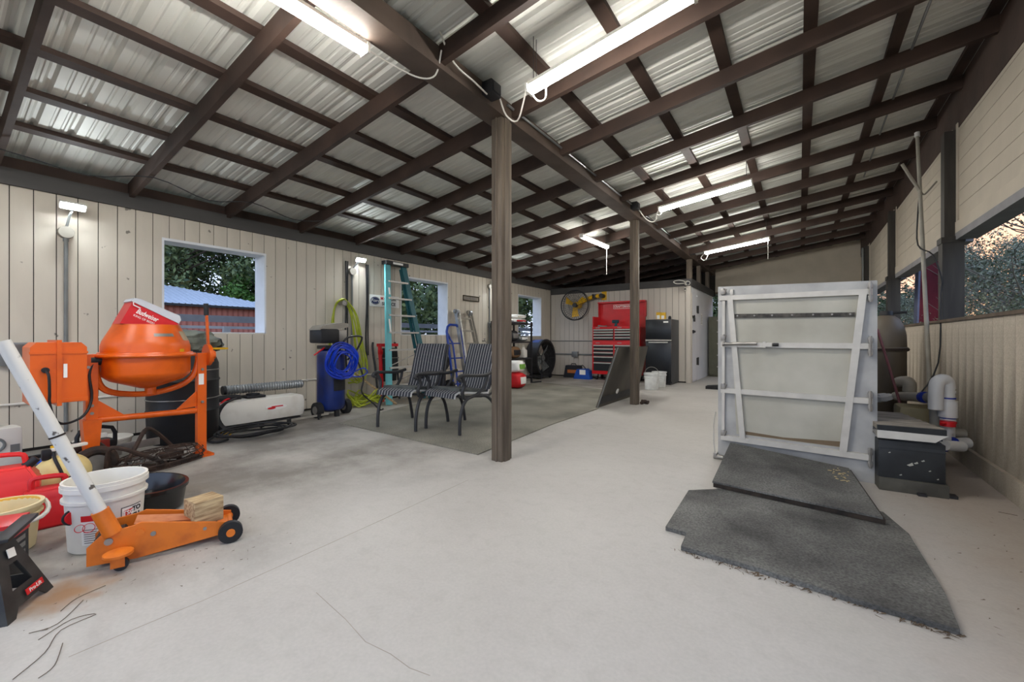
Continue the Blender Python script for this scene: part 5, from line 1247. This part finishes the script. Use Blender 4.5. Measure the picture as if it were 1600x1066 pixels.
B().hexa([(.0, .0, .375), (.30, .0, .375), (.36, .10, .40), (.0, .2, .40)], [(0, .0, .43), (.36, .0, .425), (.365, .01, .425), (0, .02, .43)]).done('white_edge', M('chalk_white', (196, 194, 188), .6), t)
B().mm((0, .02, .385), (.34, .70, .43)).done('core', DKBOX, t)
B().mm((0, .004, .427), (.356, .03, .465)).done('dark_edge', DKBOX, t)
for i in range(7): B().mm((0, .03+.1*i, .432), (.356-.012*i, .125+.1*i, .468+.0*i), .003).done('plank', DECK, t)
for x in (.02, .30): B().mm((x, .5, 0), (x+.03, .54, .39)).done('leg', GREYP, t)
# sand filter
t = thing('sand_filter', 'brown domed sand filter tank behind the steel gate', 'filter', (.853, 6.62, 0))
B().lathe([(0, .04), (.175, .04), (.18, .08), (.18, .93), (.198, .94), (.198, .975), (.182, .985), (.178, 1.12), (.16, 1.22), (.12, 1.31), (.06, 1.365), (0, 1.375)], 34).done('shell', SAND, t)
B().ring((0, 0, .957), .193, .013, 'z', 34, 6).done('clamp_ring', RUST, t)
B().cyl((0, 0, 1.36), (0, 0, 1.41), .07, .06, 18).box((.10, .0, 1.39), (.16, .05, .03), None, .01).done('valve_cap', BLACK, t)
B().lathe([(0, 0), (.19, 0), (.18, .06), (0, .06)], 28).done('base', BLACK, t)
t = thing('red_hose_rod', 'thin dark red hose slanting down beside the filter tank', 'hose', (0, 0, 0))
B().tube([aY(1371, 515, 5.9), aY(1385, 560, 5.75), aY(1400, 610, 5.6), aY(1409, 640, 5.5)], .012, 6, sub=3).done('hose', M('dark_red_hose', (112, 62, 64), .5), t)

# pvc plumbing
def Pt(u, v, d):
    r = ray(u, v); return Vector((0, 0, CH)) + r*d
t = thing('pvc_plumbing', 'white pvc pipework with a red valve by the tan wall', 'pipework', (0, 0, 0))
d = 3.32
def pipe(pts, r=.040, mat=PVC, sub=0, name='pipe'): return B().tube(pts, r, 12, sub=sub).done(name, mat, t)
pipe([Pt(1462, 640, d), Pt(1463, 603, d), Pt(1470, 594, d), Pt(1479, 596, d), Pt(1481, 608, d)], .046, PVC, 4, 'elbow')
pipe([Pt(1481, 608, d), Pt(1481, 680, d)], .042)
pipe([Pt(1462, 606, d+.1), Pt(1463, 672, d+.1)], .042, PVCG)
pipe([Pt(1481, 626, d), Pt(1481, 652, d)], .058, PVC, 0, 'check_valve')
for v in (612, 656, 664): pipe([Pt(1481, v-2, d), Pt(1481, v+2, d)], .047, PVC, 0, 'collar')
for v in (622, 653): pipe([Pt(1481, v-1, d), Pt(1481, v+1, d)], .0475, GLUE, 0, 'primer_ring')
rv = pipe([Pt(1481, 658, d-.05), Pt(1481, 666, d-.05)], .046, REDP, 0, 'red_valve'); B().tube([Pt(1470, 662, d-.07), Pt(1494, 661, d-.07)], .009, 7).done('valve_handle', REDP, rv)
pipe([Pt(1481, 676, d), Pt(1482, 688, d), Pt(1490, 692, d), Pt(1512, 692, d)], .042, PVC, 3, 'elbow')
pipe([Pt(1476, 696, d-.1), Pt(1503, 698, d-.08)], .040)
pipe([Pt(1484, 676, d+.1), Pt(1508, 678, d+.06)], .038, PVCG)
for u, v in ((1476, 697), (1490, 692)): pipe([Pt(u-1, v, d-.05), Pt(u+1, v, d-.05)], .0445, GLUE, 0, 'primer_ring')
pipe([Pt(1462, 622, d+.1), Pt(1400, 619, 4.4)], .044, PVCG)
pipe([Pt(1442, 621, d+.28), Pt(1446, 621, d+.25)], .049, GLUE, 0, 'primer_ring')
pipe([Pt(1421, 612, 4.3), Pt(1421, 600, 4.3), Pt(1415, 596, 4.35), Pt(1405, 597, 4.5)], .055, PVCG, 3, 'elbow')
pipe([Pt(1371, 622, 4.3), Pt(1383, 621, 4.3)], .045, PVC); pipe([Pt(1382, 618, 4.25), Pt(1384, 624, 4.25)], .06, PVC, 0, 'end_ring')
t = thing('pump_motor', 'small tan pump behind the step next to pvc pipes', 'pump', (.86, 5.15, 0))
B().box((0, 0, .40), (.26, .30, .16), None, .03).box((0, 0, .16), (.3, .32, .32), None, .02).done('pump', M('pump_tan', (150, 138, 104), .6), t)
B().mm((-.16, -.16, .30), (.16, .16, .33)).done('flange', GREYP, t)

# leaning pole with side branch and cord
pb, pt_ = Vector((1.105, 5.86, 0.0)), Vector((1.07, 6.33, 3.36))
t = thing('leaning_pole', 'long pale pole with a side branch leaning up to the rafters', 'pole', pb)
e2 = pt_-pb
B().tube([(0, 0, 0), e2*.45, e2], [.021, .019, .017], 10).done('shaft', PVCG, t)
B().cyl(e2*.985, e2*1.0, .024, None, 10).done('end_cap', PVC, t)
kn = e2*.80
B().tube([kn, kn+Vector((-.08, -.05, .14)), kn+Vector((-.16, -.11, .29))], .015, 8).tube([kn, kn+Vector((.03, .02, -.04)), kn+Vector((.06, .03, -.02)), kn+Vector((.14, .06, .09))], .009, 7, sub=3).done('branch', PVCG, t)
B().tube([kn, kn+Vector((-.02, -.02, -.25)), kn+Vector((-.03, -.08, -.6)), e2*.58+Vector((.05, -.12, 0)), e2*.5+Vector((.11, -.1, 0)), e2*.46+Vector((.10, -.08, 0)), e2*.25+Vector((.06, -.06, 0)), e2*.14+Vector((-.12, -.1, 0))], .007, 6, sub=4).done('cord', BLACK, t)
t = thing('post_cable', 'grey cable looped down the far square post above the gate', 'cable', (1.195, 12.42, 1.3))
B().tube([(0, -.03, 0), (0, -.03, 1.5), (.0, -.03, 1.75), (.0, .03, 1.86), (.0, .07, 1.75), (.01, .05, 1.3)], .02, 6, sub=3).done('strand', GREYP, t)

# small leaves and twigs on the concrete
b_ = B(); rr = random.Random(12)
for i in range(150):
    if i < 90: x, y = rr.uniform(-3.2, -2.2), rr.uniform(.1, 1.2)
    else: x, y = rr.uniform(.4, 1.1), rr.uniform(2.2, 4.2)
    a = rr.uniform(0, PI); l_ = rr.uniform(.006, .022)
    b_.face([(x, y, .0015), (x+l_*math.cos(a), y+l_*math.sin(a), .003), (x+l_*math.cos(a)-.004, y+l_*math.sin(a)+.004, .004)])
for pts in ([(95, 955), (120, 935), (165, 915)], [(20, 1062), (70, 1020), (95, 985), (150, 960), (112, 968), (60, 1000)], [(60, 1060), (85, 1040), (98, 1005)], [(45, 990), (90, 975), (130, 938)], [(1590, 806), (1560, 800)]):
    b_.tube([G(u, v, .004) for u, v in pts], .0014, 5, sub=4)
lt = b_.done('leaf_litter', M('litter_brown', (96, 84, 70), .9), flat=True); lt['kind'] = 'stuff'; lt['label'] = 'tiny leaf bits and twigs scattered on the concrete'

# hairline joint and crack in the slab
CRK = M('joint_dust', (150, 142, 132), .9)
def ribbon(pts, w_):
    P_ = [G(u, v, .0006) for u, v in pts]; b_ = B(); prev = None
    for i, p in enumerate(P_):
        d_ = (P_[min(i+1, len(P_)-1)]-P_[max(i-1, 0)]).normalized(); n_ = Vector((-d_.y, d_.x, 0))*w_*.5
        cur = (b_.bm.verts.new(p+n_), b_.bm.verts.new(p-n_))
        if prev: b_.bm.faces.new((prev[0], cur[0], cur[1], prev[1]))
        prev = cur
    return b_
ribbon([(107, 1027), (220, 979), (321, 937), (452, 878), (600, 811), (732, 750)], .005).done('slab_joint', CRK, fl)
ribbon([(494, 926), (520, 950), (540, 968), (571, 1003), (610, 1022), (640, 1044), (672, 1056)], .003).done('hairline_crack', CRK, fl)
# ================================================================== OUTSIDE
# red barn with pale metal roof beyond the first window
t = thing('red_barn', 'red metal barn with a pale ribbed roof beyond first window', 'barn', (-24, 3.0, -.16))
B().mm((-9, -7, 0), (0, 9.2, 2.95)).done('wall', BARNR, t)
b_ = B()
for i in range(66): b_.mm((0, -7+.245*i, 0), (.04, -6.93+.245*i, 2.95))
rb_ = b_.done('wall_ribs', M('barn_red_rib', (172, 102, 88), .7), t)
prof = [(-7.4+.245*i+o_, h_) for i in range(70) for o_, h_ in ((0, 0), (.02, .035), (.05, .035), (.07, 0))]
b_ = B()
def hip(y): return max(0.0, min(1.0, (9.4-y)/4.2))
A_, D_ = [], []
for y, h_ in prof:
    if y > 9.3: break
    k_ = min(1, (9.6-y)/4.4) if y > 5.2 else 1
    A_.append(b_.bm.verts.new((.35, y, 2.88+h_))); D_.append(b_.bm.verts.new((.35-4.6*k_, y, 2.88+1.25*k_+h_)))
for i in range(len(A_)-1): b_.bm.faces.new((A_[i], A_[i+1], D_[i+1], D_[i]))
b_.done('roof', BARNT, t, flat=True); B().mm((.30, -7.4, 2.78), (.36, 9.4, 2.89)).done('eave_trim', BLKM, t)
# grey rail fence outside the wall
t = thing('rail_fence', 'grey rail fence outside the left wall', 'fence', (-8.0, 0, -.16))
B().mm((-.03, -1, 1.52), (.03, 13, 1.63)).done('top_board', FENCE, t)
B().mm((-.02, -1, 1.41), (.02, 13, 1.455)).done('lower_rail', M('fence_pale', (196, 196, 198), .6), t)
for y in (-.6, 3.0, 5.55, 8.9, 12.4): B().mm((.02, y, 0), (.09, y+.1, 1.45)).done('post', MATS['fence_pale'], t)
t = thing('maroon_post', 'broad maroon painted post outside between two square posts', 'post', (2.08, 11.1, -.16))
B().hexa([(-.22, 0, 0), (.16, 0, 0), (.16, .3, 0), (-.22, .3, 0)], [(-.10, 0, 4.4), (.16, 0, 4.4), (.16, .3, 4.4), (-.10, .3, 4.4)]).done('column', MARO, t)
B().hexa([(-.25, 0, 0), (-.22, 0, 0), (-.22, .3, 0), (-.25, .3, 0)], [(-.13, 0, 4.4), (-.10, 0, 4.4), (-.10, .3, 4.4), (-.13, .3, 4.4)]).done('edge_angle', M('steel_blue', (120, 124, 150), .5), t)

def tree_mesh(seed, R_, H_, nleaf, ls, base):
    r_ = random.Random(seed); vs, fs = [], []
    cl = [Vector((r_.gauss(0, R_*.5), r_.gauss(0, R_*.5), base+(H_-base)*r_.random()**.9)) for _ in range(34)]
    for i in range(nleaf):
        c_ = cl[i % 34]; rad = R_*.36*(1.15-.5*(c_.z-base)/(H_-base+.01))
        d_ = Vector((r_.gauss(0, 1), r_.gauss(0, 1), r_.gauss(0, .8))); d_ = d_.normalized()*rad*(.55+.5*r_.random())
        p = c_+d_; n_ = (d_.normalized()+Vector((r_.gauss(0, .6), r_.gauss(0, .6), r_.gauss(0, .6)))).normalized()
        u_ = n_.orthogonal().normalized(); v_ = n_.cross(u_); s_ = ls*(.6+.8*r_.random()); a = r_.uniform(0, 6.28)
        u2 = u_*math.cos(a)+v_*math.sin(a); v2 = n_.cross(u2); k = len(vs)
        vs += [p-u2*s_, p+v2*s_*.5, p+u2*s_, p-v2*s_*.5]; fs.append((k, k+1, k+2, k+3))
    me = bpy.data.meshes.new('foliage'); me.from_pydata([tuple(v) for v in vs], [], fs); me.update(); return me
def trunk_mesh(seed, H_, R_, r0, nb=14, mat=BARK):
    r_ = random.Random(seed); b_ = B(); b_.tube([(0, 0, 0), (.1*R_*r_.uniform(-1, 1), .1*R_*r_.uniform(-1, 1), H_*.45), (0, .1*R_, H_*.85)], [r0, r0*.7, r0*.25], 7, sub=3)
    for i in range(nb):
        z = H_*r_.uniform(.2, .8); a = r_.uniform(0, 6.28); l_ = R_*r_.uniform(.5, 1.0)
        b_.tube([(0, 0, z), (l_*.5*math.cos(a), l_*.5*math.sin(a), z+l_*.25), (l_*math.cos(a+.3), l_*math.sin(a+.3), z+l_*.6)], [r0*.35, r0*.2, r0*.08], 5, sub=2)
    b_.bm.normal_update()
    me = bpy.data.meshes.new('trunk'); b_.bm.to_mesh(me); b_.bm.free(); me.materials.append(mat); return me
big = [tree_mesh(s_, 3.6, 10.5, 15000, .15, 1.2) for s_ in (1, 2)]
for me in big: me.materials.append(LEAFD)
bigt = trunk_mesh(5, 8.5, 3.0, .24)
br = tree_mesh(3, 2.3, 6.0, 7000, .13, .8); br.materials.append(LEAFB)
bush = [tree_mesh(s_, 1.5, 4.4, 15000, .027, .15) for s_ in (11, 12, 13)]
for me in bush: me.materials.append(LEAFG)
busht = [trunk_mesh(s_, 4.2, 1.9, .045, 60, TWIG) for s_ in (21, 22)]
def tree(label, loc, rz, sc, me, tm, group=None, nm='tree', cat='tree'):
    t = thing(nm, label, cat, loc, rz, group); t.scale = (sc, sc, sc)
    f = ob('foliage', me, t); f['kind'] = 'stuff'
    ob('trunk', tm, t); return t
rr = random.Random(31)
spots = [(-34, -4), (-34, 3.5), (-33, 9.5), (-35, 14.5), (-30, 18), (-26, 21), (-20, 21), (-16, 20), (-29, 24), (-23, 27), (-38, 20), (-14, 27)]
for i, (x, y) in enumerate(spots):
    tree('tall dark green tree in the wood beyond the left windows', (x, y, -.16), rr.uniform(0, 6), rr.uniform(.95, 1.2), big[i % 2], bigt, 'trees beyond the left windows')
tree('bright green young tree just right of the barn roof', (-30, 14.2, -.16), 1.0, .95, br, bigt)
for i, (x, y) in enumerate([(-4.5, 24), (-1.2, 20), (-7, 30), (1.5, 25)]):
    tree('green tree seen through the gap past the storeroom', (x, y, -.16), rr.uniform(0, 6), .75, big[i % 2], bigt, 'trees behind the building')
sp2 = [(3.0, 8.8), (3.2, 11.2), (3.5, 13.6), (3.3, 16.2), (3.8, 19.0), (3.4, 22.0), (4.6, 10.4), (5.0, 13.0), (5.4, 16.0), (5.2, 20.0), (4.8, 24.5), (3.6, 26.0), (6.8, 15.0), (7.4, 19.5), (7.0, 25.0)]
for i, (x, y) in enumerate(sp2):
    tree('tall twiggy grey-green bush growing outside the right opening', (x, y, -.16), rr.uniform(0, 6), rr.uniform(.72, .86) if x < 4.2 else rr.uniform(.9, 1.1), bush[i % 3], busht[i % 2], 'bushes outside the right opening', 'bush', 'bush')
